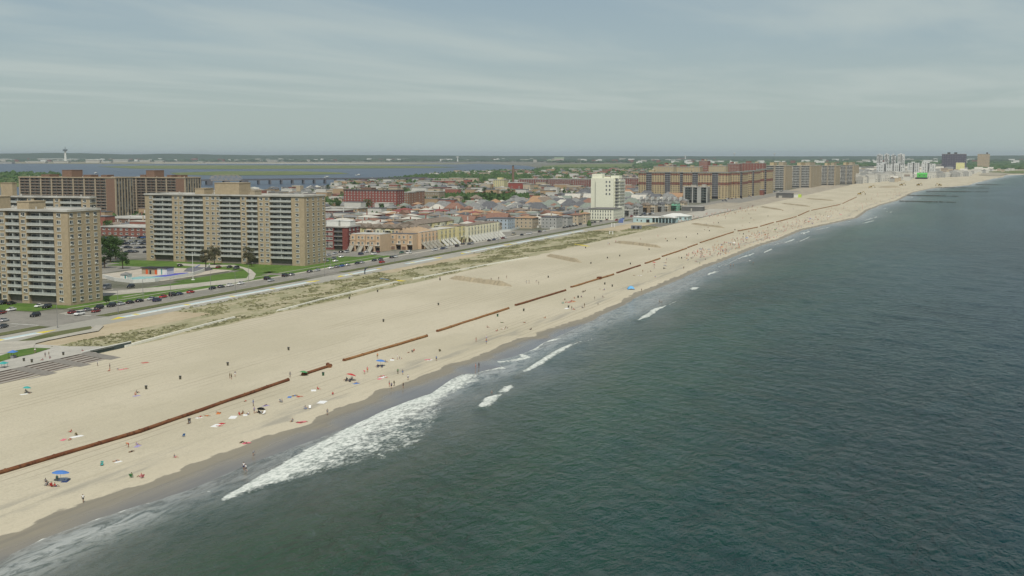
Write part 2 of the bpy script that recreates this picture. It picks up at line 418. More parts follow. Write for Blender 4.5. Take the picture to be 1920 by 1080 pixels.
for (u, v) in [(1405,478),(1440,470),(1512,436),(1545,428),(1642,384),(1662,378),(1630,392),(1672,375),(1480,452),(1392,482),(1760,352),(1830,343)]:
    x, y = at(u, v, -.8); w = 26*(x/1000); o_ = float(dry(x))-y; FLINES.append(([(x_, float(dry(x_))-o_+R.uniform(-.8, .8)) for x_ in (x-w, x-w*.3, x+w*.3, x+w)], .8*(x/1000)**.4, .85))
def foamf(X, Y):
    d = polydist(X, Y, BRK, True); lead = polydist(X, Y, FLINES[7][0], False); f = np.clip((d+1.5)/4, 0, 1)*(.36+.44*np.exp(-lead/3.2)+.20*np.exp(-(lead/13)**2))
    f = f*np.where(X > 300, np.clip(1-(X-300)/260, .5, 1), 1)
    for pts, w, a in FLINES:
        P = np.array(pts); mx = np.max(np.abs(P[:, 0]-P[:, 0].mean()))+20+w*4
        sel = (np.abs(X-P[:, 0].mean()) < mx)
        if sel.any():
            dd = polydist(X[sel], Y[sel], pts, False); e0 = np.minimum(np.hypot(X[sel]-P[0,0], Y[sel]-P[0,1]), np.hypot(X[sel]-P[-1,0], Y[sel]-P[-1,1])); LL = np.hypot(*(P[-1]-P[0])); tp = np.clip(e0/(LL*.22), .12, 1); f[sel] = np.maximum(f[sel], a*.80*np.clip(1.5-dd/(w*tp*1.15), 0, 1))
    o = wl(X)-Y
    f = np.maximum(f, np.where((X > 500), .42*np.exp(-np.maximum(o, 0)/5.0), .0)*(.5+.5*np.sin(X/17)))
    return f
VEIL = [A8([(-60,1080),(0,1052),(77,1010),(146,985),(229,957),(300,940),(330,950),(300,975),(230,1005),(170,1030),(110,1060),(60,1085),(0,1110)]),
        A8([(430,900),(470,878),(560,838),(620,815),(640,815),(560,860),(470,905)]), A8([(760,745),(857,712),(920,690),(1000,652),(1060,622),(1120,600),(1180,590),(1100,625),(1040,652),(970,700),(900,720),(850,745),(800,790)]),
        A8([(1100,606),(1200,560),(1300,520),(1330,512),(1320,530),(1230,580),(1120,620)])]
def veilf(X, Y):
    f = 0*X
    for p, a in zip(VEIL, (1.0, .9, .85, .6)): f = np.maximum(f, a*np.clip((polydist(X, Y, p, True)+3)/8, 0, 1))
    o = wl(X)-Y; f = np.maximum(f, .55*np.exp(-np.maximum(o-1, 0)/9.0))
    return f
def sea_z(X, Y):
    o = wl(X)-Y; k = np.clip(o/60, 0, 1)*np.clip(1-(X-500)/900, 0, 1)
    z = -.8+k*(.16*sines(X, Y, 19, 7, 5, (-1.9, -.4))+.08*sines(X, Y, 8, 6, 9, (-2.2, -.2)))
    d = polydist(X, Y, BRK, True); lead = polydist(X, Y, FLINES[7][0], False)
    z = z+.28*np.clip((d+1)/3, 0, 1)*np.exp(-lead/14)+.5*np.exp(-(polydist(X, Y, FLINES[0][0], False)/2.2)**2)+.5*np.exp(-(polydist(X, Y, FLINES[2][0], False)/2.0)**2)+.4*np.exp(-(polydist(X, Y, FLINES[3][0], False)/2.2)**2)
    return z
xs = np.array([-20000,-8000,-4000,-1800,-900,-400,-150,-50,20,70,100]+grow(125, 7000, 1.0, .0042))
ys = np.array([-30000,-12000,-6000,-3000,-1800,-1200,-800,-550,-400,-300,-240,-200,-170,-150,-130,-110,-95,-82]+list(np.arange(-70, 60, 1.7))+list(np.arange(60, 156, 1.0)))
gridmesh('ocean', xs, ys, sea_z, {'off': lambda X, Y: wl(X)-Y, 'foam': foamf, 'veil': veilf}, SEA)
# ---- land sheets
def groundmat(name, cols, sc1, sc2, bump=.3, rough=.95, aniso=1.0):
    m, q, b = newmat(name); P_ = q.n('ShaderNodeTexCoord').outputs['Object']
    n1 = q.noise(P_, sc1, sc1*aniso, 1, 5, .6, .5); n2 = q.noise(P_, sc2, sc2*aniso, 1, 4)
    c = q.mix(q.ramp(n1, .42, .58), cols[0], cols[1])
    if len(cols) > 2: c = q.mix(q.math('MULTIPLY', q.ramp(n2, .5, .72), .8), c, cols[2])
    q.set(b.inputs['Base Color'], c); b.inputs['Roughness'].default_value = rough; b.inputs['Specular IOR Level'].default_value = .2
    q.set(b.inputs['Normal'], q.n('ShaderNodeBump', {'Height': n2, 'Distance': bump*.2, 'Strength': .5}))
    return m
LAND = groundmat('town_ground', [(.10,.105,.07), (.19,.18,.15), (.24,.225,.19)], .02, .13)
ASPH = groundmat('asphalt', [(.215,.205,.175), (.245,.232,.20), (.18,.172,.15)], .05, .4, .1)
PAVE = groundmat('pavement_concrete', [(.36,.34,.285), (.42,.395,.33), (.32,.30,.25)], .1, .6)
GRASS = groundmat('lawn_grass', [(.065,.125,.022), (.090,.155,.030), (.12,.155,.045)], .06, .5, .5)
VERGE = groundmat('verge_grass', [(.085,.10,.035), (.11,.12,.05), (.16,.145,.08)], .08, .5, .5)
DUNE = groundmat('dune_ground', [(.35,.315,.205), (.26,.25,.145), (.42,.375,.26)], .045, .3, .6, .95, 2.8)
PLOT = groundmat('bare_sandy_plot', [(.38,.315,.21), (.43,.365,.25), (.33,.285,.18)], .03, .3, .4, .95, 2.0)
MARSH = groundmat('salt_marsh', [(.11,.145,.045), (.14,.16,.06), (.17,.17,.09)], .004, .02)
def sheet(name, pts, z, m): b = MB(); b.poly(pts, z); o = b.obj(name, m); return kind(o, 'structure')
def rect(name, x0, y0, x1, y1, z, m): return sheet(name, [(x0,y0),(x1,y0),(x1,y1),(x0,y1)], z, m)
b = MB(); b.add([(-4000,264.9,-.03),(45000,264.9,-.03),(45000,45000,-.03),(-4000,45000,-.03)], [(0,1,2,3)])
b.add([(6990,-30000,-.03),(45000,-30000,-.03),(45000,264.9,-.03),(6990,264.9,-.03)], [(0,1,2,3)]); structure(b, 'ground', LAND)
rect('dune_strip', 322, 262, 1075, 308, .03, DUNE)
rect('bare_plot', 318, 286, 420, 308, .045, PLOT)
rect('bare_plot', 600, 296, 740, 309, .045, PLOT)
rect('bare_plot', 1000, 283, 1170, 309, .045, PLOT)
rect('boardwalk', 1450, 262, 2700, 330, .045, groundmat('sandy_boardwalk', [(.30,.265,.205), (.36,.32,.245), (.25,.22,.175)], .03, .3, .4, .95, 3.0))
rect('promenade', 150, 305, 1150, 319.5, .06, groundmat('promenade_asphalt', [(.31,.30,.255), (.35,.335,.285), (.27,.26,.22)], .05, .4, .1))
rect('promenade', 1150, 268, 1460, 300, .07, PAVE)
rect('road', -200, 326, 2300, 341, .05, ASPH)
rect('road', -200, 319.5, 330, 326, .052, ASPH)
for (a, b_) in [(120, 366), (398, 556), (596, 683), (705, 1190)]: rect('verge', a, 320.2, b_, 325.6, .10, VERGE)
b = MB(); b.box(398, 340.6, 0, 1150, 343.4, .14); structure(b, 'pavement', PAVE)
rect('lawn', 412, 343.4, 568, 357, .09, GRASS); rect('lawn', 443, 357, 470, 380, .09, GRASS)
rect('lawn', 578, 343.4, 705, 362, .09, GRASS); rect('lawn', 600, 362, 621, 480, .09, GRASS); rect('lawn', 646, 362, 690, 376, .09, GRASS)
rect('lawn', 400, 357, 421, 450, .085, GRASS); rect('lawn', 470, 357.0, 520, 372, .09, GRASS); rect('lawn', 521, 357, 585, 378, .09, GRASS)
rect('lawn', 585, 357, 600, 470, .088, GRASS)
LN = c8(220, 220, 205, .7)
for (p0, p1, w) in [((412,351.0),(568,351.6),1.0), ((578,351.6),(730,352),1.0), ((455,357),(470,351.5),1.4)]:
    rect('path', p0[0], p0[1]-w/2, p1[0], p0[1]+w/2, .12, PAVE)
# side roads and yards
rect('road', 368, 341, 397, 700, .048, ASPH); rect('road', 366, 319.5, 398, 326, .052, ASPH)
rect('parking_area', 660, 400, 728, 1000, .04, ASPH); rect('parking_area', 690, 347, 728, 400, .04, ASPH)
rect('parking_area', 728, 341.5, 905, 350, .056, ASPH); rect('parking_area', 905, 345, 975, 420, .05, ASPH)
rect('parking_area', 472, 440, 600, 760, .04, ASPH)
rect('parking_area', 1150, 300, 1400, 345, .046, ASPH)
rect('parking_area', 1660, 300, 2250, 345, .06, ASPH)
sheet('driveway', [at(u, v) for u, v in [(120,556),(190,548),(300,538),(380,530),(420,525),(462,522),(468,514),(455,504),(430,499),(395,503),(340,498),(330,494),(400,497),(440,497),(470,505),(480,514),(475,524),(430,533),(390,536),(300,546),(190,556),(130,566)]][::-1], .13, PAVE)
# bike lane strips, painted
BL = mat('pale_blue_paint', (.42,.52,.53), .8, .1, .3); WP = mat('worn_white_paint', (.62,.62,.56), .8, .15, .5); YP = mat('yellow_paint', (.60,.48,.04), .8, .1, .5)
def lane(x0, x1, yl=True, yr=True, y=313.0):
    rect('painted_lane', x0, y-.6, x1, y+1.6, .08, BL); rect('painted_lane', x0, y-2.1, x1, y-.6, .084, WP)
    if yl: sheet('painted_lane', [(x0-9, y-1.6), (x0, y-2.1), (x0, y+1.6)], .082, YP)
    if yr: sheet('painted_lane', [(x1, y-2.1), (x1+9, y-.6), (x1, y+1.6)], .082, YP)
    for k in range(int((x1-x0)//34)+1): rect('painted_lane', x0+k*34+8, y-1.2, x0+k*34+10.5, y+1.6, .088, YP)
lane(120, 352, False); lane(398, 545); lane(578, 618, True, False); lane(655, 690+8, False); lane(742, 815); lane(828, 1000, True, False)
for k in range(60):
    x = -60+k*22
    if 366 < x+6 < 398: continue
    rect('lane_marking', x, 333.2, x+6, 333.45, .056, WP)
for x0 in (367.5, 397): rect('lane_marking', x0, 327, x0+.6, 340, .056, WP)
# kerbs
b = MB(); b.box(398, 340.2, 0, 1150, 340.6, .15); b.box(398, 325.7, 0, 556, 326, .14); b.box(596, 325.7, 0, 1190, 326, .14); b.box(120, 325.7, 0, 366, 326, .14); structure(b, 'kerb', PAVE)
# far sheets: bay, marsh, airfield
BAY = groundmat('bay_water', [(.040,.052,.072), (.052,.066,.086)], .002, .02, 3.0, .3)
sheet('bay_water', [at(u, v, .5) for u, v in [(-900,385),(200,372),(360,365),(620,352),(650,341),(740,335),(800,328),(870,323),(940,320),(1000,321),(1012,316),(990,311),(930,308),(850,305.5),(400,304.5),(-900,305)]], .5, BAY)
def px_sheet(name, L, z, m): return sheet(name, [at(u, v, z) for u, v in L], z, m)
px_sheet('marsh', [(180,312.5),(260,310.5),(400,309.8),(700,310.2),(815,312),(860,313.5),(800,315),(600,316.2),(420,317),(250,316)], 1.0, MARSH)
px_sheet('marsh', [(318,324),(420,321),(560,321),(640,323.5),(655,326),(560,328),(420,329),(330,327.5)], 1.0, MARSH)
px_sheet('marsh', [(-300,343),(0,341),(60,339),(112,341),(118,345),(40,350),(-300,356)], 1.0, MARSH)
px_sheet('airfield', [(-900,306.5),(0,306.5),(300,307.5),(500,306.5),(720,308.5),(860,308),(900,306.5),(700,304.6),(300,303.6),(-900,303.4)], 1.2, groundmat('airfield_ground', [(.20,.19,.11),(.26,.23,.16)], .001, .01))
px_sheet('runway', [(270,305.6),(600,305.2),(800,306.5),(640,307.2),(290,306.6)], 1.8, PAVE)
px_sheet('meadow', [(1015,311.5),(1060,308),(1190,306.5),(1200,309.5),(1170,314.5),(1080,316.5),(1030,315)], 1.0, MARSH)
px_sheet('marsh', [(1840,322),(1930,319),(1990,319),(1990,324),(1900,325)], 1.2, MARSH)
px_sheet('far_beach', [(1835,328),(1850,322),(1880,319.5),(2000,317.5),(2000,321),(1900,324),(1870,330)], 1.0, SAND)
# ------------------------------------------------------------ large buildings
W = lambda w, *o: ('w', w, list(o))
B = lambda w: ('b', w, [])
PH = BEIGE
# near slab, cut by the left edge of the frame
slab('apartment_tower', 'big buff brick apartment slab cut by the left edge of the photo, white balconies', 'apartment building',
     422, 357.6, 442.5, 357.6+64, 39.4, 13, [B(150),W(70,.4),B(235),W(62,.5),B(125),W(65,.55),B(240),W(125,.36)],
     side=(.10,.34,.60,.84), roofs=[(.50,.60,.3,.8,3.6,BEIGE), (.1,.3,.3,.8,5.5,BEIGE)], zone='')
# main slab in the middle left
u0 = 120.
fbB = [W(75,.75),B(178),W(107,.35,.78),B(178),W(147,.27,.62,.93),B(187),W(55,.5),B(97),W(106,.3,.78),B(187),W(110,.45)]
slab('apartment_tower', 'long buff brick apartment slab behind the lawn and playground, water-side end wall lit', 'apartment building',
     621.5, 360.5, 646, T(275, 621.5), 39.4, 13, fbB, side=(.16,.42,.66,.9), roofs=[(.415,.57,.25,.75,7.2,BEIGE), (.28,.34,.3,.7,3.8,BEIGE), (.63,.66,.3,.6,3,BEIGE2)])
slab('apartment_tower', 'buff balcony slab just behind the slab at the left edge, only top floors showing', 'apartment building',
     570, T(173, 570), S(184, T(173, 570)), T(173, 570)+95, 39, 13, [W(40,.5),B(180),W(40,.5),B(150),W(50,.5),B(170),W(60,.4),B(170),W(60,.5),B(180),W(75,.4)], side=(.2,.5,.8),
     roofs=[(.03,.28,.2,.9,7,BEIGE), (.33,.42,.2,.9,8,BEIGE)])
ebB = lambda n: sum([[B(130), W(16)] for _ in range(n)], [W(16)])
for (nm, s0, uL, uR, vt, lk) in [('a', 1000, 38, 206, 334, 'brown brick balcony slab far left behind the buff slabs, rooftop tank house'), ('b', 1060, 237, 336, 334, 'brown brick balcony slab directly left of the bay bridge')]:
    tR = T(uR+13, s0)
    slab('apartment_block', lk, 'apartment building', s0, tR, s0+27, T(uL, s0), Zt(vt, s0, tR), 14,
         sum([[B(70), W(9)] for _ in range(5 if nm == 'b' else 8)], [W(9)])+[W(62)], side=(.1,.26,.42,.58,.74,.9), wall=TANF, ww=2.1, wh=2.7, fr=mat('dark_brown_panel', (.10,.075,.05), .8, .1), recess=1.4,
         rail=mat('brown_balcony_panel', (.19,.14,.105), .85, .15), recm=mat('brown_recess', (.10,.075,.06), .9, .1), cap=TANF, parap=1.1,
         roofs=[(.30 if nm == 'b' else .42, .44 if nm == 'b' else .52, .2, .8, 7.5, BROWN), (.2,.29,.2,.7,3,BROWN), (.62,.7,.3,.7,2.8,BROWN), (.8,.86,.3,.7,2.8,BROWN)])
    # the solid brick stair bay at the ocean end
    pass
for o, lk, z in REG[-2:]:
    D_ = MB(); L_ = None
    hgt = max(c.bound_box[6][2] for c in o.children if c.name.startswith('wall'))
    xr = max(c.bound_box[6][0] for c in o.children if c.name.startswith('wall'))
    D_.box(xr-11.5, -.12, 0, xr-1.2, 0, hgt-.4); D_.obj('stair_bay', BROWN, o)
# red brick midrise
tR = T(744, 1320)
slab('brick_building', 'long red brick seven storey building with rows of small windows, left of centre', 'brick building', 1320, tR, 1340, T(645, 1320), 21.5, 7,
     grid(17), side=(.2,.5,.8), wall=mat('deep_red_brick', (.235,.075,.06), .9, .12, .3), ground=3.2, ww=1.5, wh=1.4, roofs=[(.3,.5,.2,.8,3,BROWN), (.62,.7,.2,.8,2.6,TANF)], cap=mat('dark_roof', (.10,.10,.10), .9, .2))
def sbox(name, lk, cat, s0, uL, uR, dep, h, fl, nf, ns, wall, **k):
    tR = T(uR, s0); kw = dict(ground=3.2, ww=1.6, wh=1.4); kw.update(k)
    return slab(name, lk, cat, s0, tR, s0+dep, T(uL, s0), h, fl, grid(nf), side=[(i+.5)/ns for i in range(ns)], wall=wall, **kw)
ORB = mat('orange_brown_brick', (.25,.135,.085), .9, .12)
sbox('brick_building', 'brown red building with stair openings right of the long red brick building', 'brick building', 1360, 753, 766, 22, 18, 6, 3, 3, ORB)
sbox('brick_building', 'orange brown plain walled building behind the houses, right of the long red building', 'brick building', 1385, 766, 777, 30, 18.5, 6, 2, 3, mat('orange_brick', (.27,.15,.10), .9, .1))
sbox('brick_building', 'three storey tan brick building with small arched windows and cornice', 'brick building', 1560, 785, 823, 20, 13, 3, 9, 3, mat('tan_brick', (.27,.22,.15), .9, .1))
sbox('apartment_building', 'cream yellow stepped tower block among the trees near the chimney', 'apartment building', 2070, 925, 945, 18, Zt(337, 2070, T(936, 2070)), 7, 5, 3, mat('cream_stucco', (.55,.50,.27), .9, .08), roofs=[(.3,.7,.2,.8,4,mat('cream_stucco', (.5,.46,.27)))])
sbox('warehouse', 'plain dark red warehouse right of the cream tower', 'warehouse', 1990, 953, 980, 30, 16, 2, 2, 2, mat('plain_red_wall', (.27,.075,.06), .9, .1))
sbox('warehouse', 'pale beige blank walled box beside the dark red warehouse', 'warehouse', 1985, 980.6, 994, 20, 14, 2, 2, 2, mat('pale_beige_wall', (.45,.38,.28), .9, .08))
for i, (uL, uR, s0, vt, lk) in enumerate([(972, 1024, 2330, 336, 'long dark red brick school-like block left of the trees, chimney at its left'), (1028, 1072, 2240, 336, 'long dark red brick block between the trees and the white tower'), (1073, 1105, 2200, 336, 'dark red brick block touching the white tower from the left'), (1166, 1199, 2260, 334, 'dark red brick block right of the white tower')]):
    sbox('brick_building', lk, 'brick building', s0, uL, uR, 30, Zt(vt, s0, T(uR, s0)), 6, 12 if i < 2 else 8, 4, mat('dark_red_brick', (.20,.075,.06), .9, .12), ww=1.8, wh=1.8)
# chimney stack
ch = thing('chimney_stack', 'tall brown brick chimney stack above the trees', 'chimney', (2400, T(962, 2400), 0)); hc = Zt(311, 2400, T(962, 2400))
MB().tube((0,0,0), (0,0,hc), 2.6, 2.0, 12).obj('shaft', BROWN, ch); MB().tube((0,0,hc), (0,0,hc+1.0), 2.3, 2.3, 12).obj('rim', DARK, ch)
# white tower
IV = mat('ivory_stucco', (.66,.66,.53), .85, .05)
s0 = 1212; tR = T(1161, s0); tL = T(1106, s0); hT = Zt(334, s0, tR)
r = thing('white_tower', 'tall blank ivory tower with stacked ocean balconies at its right side', 'tower block', (s0, tL, 0), -math.pi/2); L = tL-tR
b = MB(); b.box(0, 3, 0, L*.17, 22, hT); b.box(L*.19, 0, 0, L*.8, 20, hT); b.box(L*.17, 3.5, 0, L*.19, 22, hT-.5); b.box(L*.8, 2, 0, L, 20, hT-1.2)
b.box(.3, 6, hT, L*.35, 16, hT+4.2); b.box(L*.66, 5, hT, L*.95, 15, hT+2.6); b.box(L*.4, 9, hT, L*.6, 12, hT+1.2); b.obj('wall', IV, r)
pl = [(L*u_, 0, z, 0) for u_ in (.56, .67) for z in (hT-3.6, hT-7.6, hT-11.6, hT-15.8)]; many('window', window_mesh(1.7, 2.3, False, True), pl, r)
pl = [(L*.9, 2, 3+3.2*k, 0) for k in range(12)]; many('balcony_door', window_mesh(3.4, 2.1, False), pl, r)
pl = [(L, y, 3+3.2*k, math.pi/2) for k in range(12) for y in (6, 11, 16)]; many('window', window_mesh(2.6, 2.0, False), pl, r)
bm_ = MB(); bm_.box(-.2, -1.6, -.15, L*.16+1.6, 0, .05); bm_.box(L*.16+.2, 0, -.15, L*.16+1.6, 16, .05)
bm_.box(-.2, -1.6, .95, L*.16+1.6, -1.52, 1.05); bm_.box(L*.16+1.52, -1.5, .95, L*.16+1.6, 16, 1.05)
for i in range(12): bm_.box(L*.16+1.5, i*1.4-1.4, .05, L*.16+1.58, i*1.4-1.3, .95)
me = bm_.mesh('balcony', [WHITE]); many('balcony', me, [(L*.84, 2, 2+3.2*k, 0) for k in range(12)], r)
r2 = thing('podium_building', 'low ivory building with rows of narrow windows at the foot of the white tower', 'building', (1172, T(1104, 1172), 0), -math.pi/2); L2 = T(1104, 1172)-T(1150, 1172)
b = MB(); b.box(0, 0, 0, L2, 30, 10.5); b.box(L2-5, 30, 0, L2, 39.5, 11.5); b.obj('wall', IV, r2); b = MB(); b.box(-.5, -.6, 10.5, L2+.5, 29.7, 11.2); b.obj('roof', mat('grey_shingle', (.17,.165,.155), .9, .2, .4), r2)
pl = [(x, 0, z, 0) for x in [1.5+2.6*i for i in range(int((L2-1)/2.6))] for z in (2.2, 5.3, 8.4)]+[(L2, y, z, math.pi/2) for y in [2+3.2*i for i in range(11)] for z in (2.2, 5.3, 8.4)]; many('window', window_mesh(1.0, 2.2, False, False), pl, r2)
# tan and red complex
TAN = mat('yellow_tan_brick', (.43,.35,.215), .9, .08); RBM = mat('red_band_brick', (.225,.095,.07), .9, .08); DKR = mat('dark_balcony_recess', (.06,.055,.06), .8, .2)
s0 = 1800; tR = T(1364, s0); tL = T(1197, s0); hX = Zt(324, s0, tR)
RX = mat('dark_blue_rail', (.27,.27,.29), .6, .1); WFD = mat('bronze_window_frame', (.07,.055,.04), .6, 0)
cx = lambda n: [(i+.5)/n for i in range(n)]
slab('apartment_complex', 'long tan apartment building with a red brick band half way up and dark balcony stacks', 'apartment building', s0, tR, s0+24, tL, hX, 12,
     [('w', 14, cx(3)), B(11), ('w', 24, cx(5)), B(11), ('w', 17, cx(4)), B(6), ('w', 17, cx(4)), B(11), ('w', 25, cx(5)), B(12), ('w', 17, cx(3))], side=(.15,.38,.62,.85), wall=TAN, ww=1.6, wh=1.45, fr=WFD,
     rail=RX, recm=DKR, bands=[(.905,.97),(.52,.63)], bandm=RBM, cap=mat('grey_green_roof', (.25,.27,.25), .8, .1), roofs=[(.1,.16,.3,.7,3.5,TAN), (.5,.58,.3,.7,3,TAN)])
for i, (uA, uB, lk) in enumerate([(1368, 1391, 'tan wing with red band right of the dark gap, beside the long tan building'), (1395, 1413, 'yellow lit wing with red band, next to last of the tan complex'), (1417, 1436, 'rearmost tan wing with red band at the right end of the tan complex')]):
    ss = [1850, 1935, 2040][i]; tr = T(uB, ss)
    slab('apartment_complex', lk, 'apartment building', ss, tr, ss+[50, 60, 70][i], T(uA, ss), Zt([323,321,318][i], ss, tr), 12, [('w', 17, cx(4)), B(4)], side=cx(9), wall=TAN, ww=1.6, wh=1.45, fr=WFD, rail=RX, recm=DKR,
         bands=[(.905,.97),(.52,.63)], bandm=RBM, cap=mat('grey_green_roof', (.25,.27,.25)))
for i, (uL, uR, s0, vt, wm, lk) in enumerate([(1225, 1262, 2500, 312, TAN, 'tan block with penthouse rising behind the left end of the tan complex'), (1240, 1262, 2700, 309, RBM, 'reddish block furthest behind the left end of the tan complex'),
        (1264, 1312, 2600, 313, TAN, 'tan roof block showing over the middle of the tan complex'), (1310, 1326, 2650, 302, mat('red_tower_brick', (.27,.10,.07)), 'red brick stair tower above the tan complex roofline'),
        (1328, 1360, 2580, 311, TAN, 'yellowish block behind the right half of the tan complex'), (1363, 1386, 2750, 307, RBM, 'pinkish red block behind the rear tan wings'), (1388, 1432, 2820, 306, RBM, 'long pinkish red block behind the grey balcony slabs')]):
    sbox('apartment_block', lk, 'apartment building', s0, uL, uR, 30, Zt(vt, s0, T(uR, s0)), 13, 8, 3, wm, roofs=[(.2,.4,.2,.7,4,RBM), (.6,.7,.2,.7,3,TAN)])
# grey office-like midrise in front of it
s0 = 1640; tR = T(1326, s0)
slab('concrete_building', 'grey concrete and glass midrise with vertical white fins before the tan complex', 'building', s0, tR, s0+16, T(1281, s0), Zt(351, s0, tR), 6, [('w', 3, []), B(12), ('w', 2, []), B(7), ('w', 7, []), B(9), ('w', 2, [])],
     side=(), wall=mat('grey_concrete', (.36,.36,.33), .8, .1), rail=mat('green_glass_rail', (.07,.10,.10), .3, .1), recm=GLASS, roofs=[(.3,.5,.2,.7,3,CONC), (.75,.9,.2,.6,3.5,CONC)])
o = REG[-1][0]; Lq = max(c.bound_box[6][0] for c in o.children if c.name.startswith('wall')); hq = Zt(351, s0, tR)
for k in range(5): MB().box(Lq+.02, 1+k*3.2, .5, Lq+.12, 3.1+k*3.2, hq-1).obj('window_strip', GLASS, o)
# grey and buff slabs beyond
YB = [('b', 10, []), ('w', 2, []), ('b', 14, [])]
for i, (s0, uL, uR, uS, vt, lk) in enumerate([(2300, 1436, 1472, 1485, 311, 'first of the grey balcony slabs beyond the tan complex, buff end wall'), (2480, 1485.5, 1520, 1540, 311, 'second grey balcony slab beyond the tan complex, widest buff end wall'),
        (2700, 1540.5, 1566, 1575, 311, 'third grey balcony slab beyond the tan complex'), (2830, 1575.5, 1600, 1610, 310, 'last grey balcony slab before the white houses on the far shore')]):
    tr = T(uR, s0)
    slab('apartment_slab', lk, 'apartment building', s0, tr, S(uS, tr), T(uL, s0), Zt(vt, s0, tr), 13, [('b', 12, []), ('w', 3, [.5]), ('b', 14, []), ('w', 3, [])], side=(.2,.5,.8), wall=mat('far_buff_brick', (.33,.275,.19), .9, .08), ww=1.5, wh=1.4,
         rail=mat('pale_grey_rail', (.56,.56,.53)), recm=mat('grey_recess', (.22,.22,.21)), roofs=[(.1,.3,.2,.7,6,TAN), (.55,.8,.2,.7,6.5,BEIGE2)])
# far white cross-shaped towers
FW = mat('far_white_render', (.52,.53,.51), .8, .08)
for i, (uL, uR, s0, vt, lk) in enumerate([(1643, 1654, 4300, 290, 'left of the far white towers with dark openings'), (1657, 1666, 4300, 289, 'second far white tower with a gap at its left'), (1670, 1679, 4350, 290, 'third far white tower from the left'), (1682, 1695, 4350, 289, 'rightmost far white tower on the skyline'),
        (1645, 1672, 3900, 306, 'stepped white block under the left far white towers'), (1676, 1696, 3900, 306, 'stepped white block under the right far white towers'), (1701, 1723, 3900, 305, 'far white block right of the white towers'), (1727, 1753, 3900, 305, 'far white block furthest right with dark roof gaps')]):
    tr = T(uR, s0); tl = T(uL, s0); hh = Zt(vt, s0, tr); r = thing('white_block', lk, 'tower block', (s0, tl, 0), -math.pi/2); L = tl-tr
    b = MB(); b.box(0, 0, 0, L*.42, 18, hh); b.box(L*.58, 0, 0, L, 18, hh-R.choice([0, 3])); b.box(L*.42, 4, 0, L*.58, 18, hh-4); b.box(L*.3, 6, hh, L*.6, 12, hh+3); b.obj('wall', FW, r)
    bd = MB(); bd.box(0, -.2, 0, L*.12, 0, 2.4); bd = bd.mesh('stair_opening', [DARK])
    many('stair_opening', bd, [(L*.44, 4.0, k*3.6+1, 0) for k in range(int(hh/3.6))], r)
    pl = [(x*L, 0, z, 0) for x in (.15, .3, .7, .85) for z in [4+4.5*k for k in range(int(hh/4.5))] if R.random() < .8]; many('window', window_mesh(2.6, 2.6, False, False), pl, r)
def farbox(name, lk, cat, u0_, u1_, s0, vt, wm, dep=40, fl=10, nf=10, **k): return sbox(name, lk, cat, s0, u0_, u1_, dep, Zt(vt, s0, T(u1_, s0)), fl, nf, 3, wm, **k)
farbox('dark_glass_building', 'dark violet slab building alone on the skyline at the right', 'tower block', 1765, 1811, 5400, 289, mat('dark_violet_glass', (.075,.07,.10), .5, .1), roofs=[(.22,.34,.2,.7,7,DARK), (.5,.62,.2,.7,7,DARK)], ww=5, wh=1.6)
farbox('apartment_block', 'pale tan block on the skyline right of the dark violet slab', 'tower block', 1832, 1855, 6500, 289, mat('far_tan', (.38,.30,.20)), roofs=[(.7,.85,.2,.7,8,DARK)], ww=4, wh=2)
farbox('low_hall', 'low hall with a yellow roof in front of the dark violet slab', 'hall', 1792, 1808, 5000, 305, mat('yellow_cladding', (.62,.60,.30)), fl=2, nf=3)
# green building by the far shore
gx = 3500; gt = T(1738, gx); r = thing('green_building', 'bright green gabled building on the far shore', 'building', (gx, T(1719, gx), 0), -math.pi/2); L = T(1719, gx)-gt
GR = mat('bright_green_cladding', (.10,.42,.09), .7, .05)
MB().box(0, 0, 4, L, 20, Zt(325, gx, gt)-2).obj('wall', GR, r); b = MB(); b.hip(0, 0, L, 20, Zt(325, gx, gt)-2, 4, gable=True); b.obj('roof', GR, r)
MB().box(-4, -3, 0, L+1, 22, 4).obj('base', DARK, r); many('window', window_mesh(3, 2.5, False, False), [(L*.25, 0, 9, 0), (L*.7, 0, 9, 0)], r)
# ------------------------------------------------------------ houses
RC = [mat('orange_tile', (.33,.21,.125), .9, .15, .6), mat('rust_red_shingle', (.215,.125,.092), .9, .15, .6), mat('grey_shingles', (.20,.20,.19), .9, .2, .6), mat('grey_green_shingle', (.20,.225,.19), .9, .15, .6), mat('dark_shingle', (.115,.117,.122), .9, .2, .6), mat('crimson_roof', (.22,.075,.065), .9, .1, .6), mat('pale_flat_roof', (.46,.44,.38), .9, .15, .4), mat('brown_shingle', (.20,.165,.13), .9, .2, .6)]
RN = ['orange', 'rusty', 'grey', 'sage', 'dark', 'crimson', 'pale', 'brown']
WC = [mat('wall_white_siding', (.52,.51,.46), .8, .08), mat('wall_beige_siding', (.42,.35,.25), .85, .1), mat('wall_brick', (.26,.11,.08), .9, .12), mat('wall_pale_blue', (.36,.42,.46), .8, .06), mat('wall_grey_siding', (.33,.33,.31), .85, .08), mat('wall_tan', (.36,.26,.16), .9, .1)]
WN = ['white', 'beige', 'red brick', 'pale blue', 'grey', 'tan']
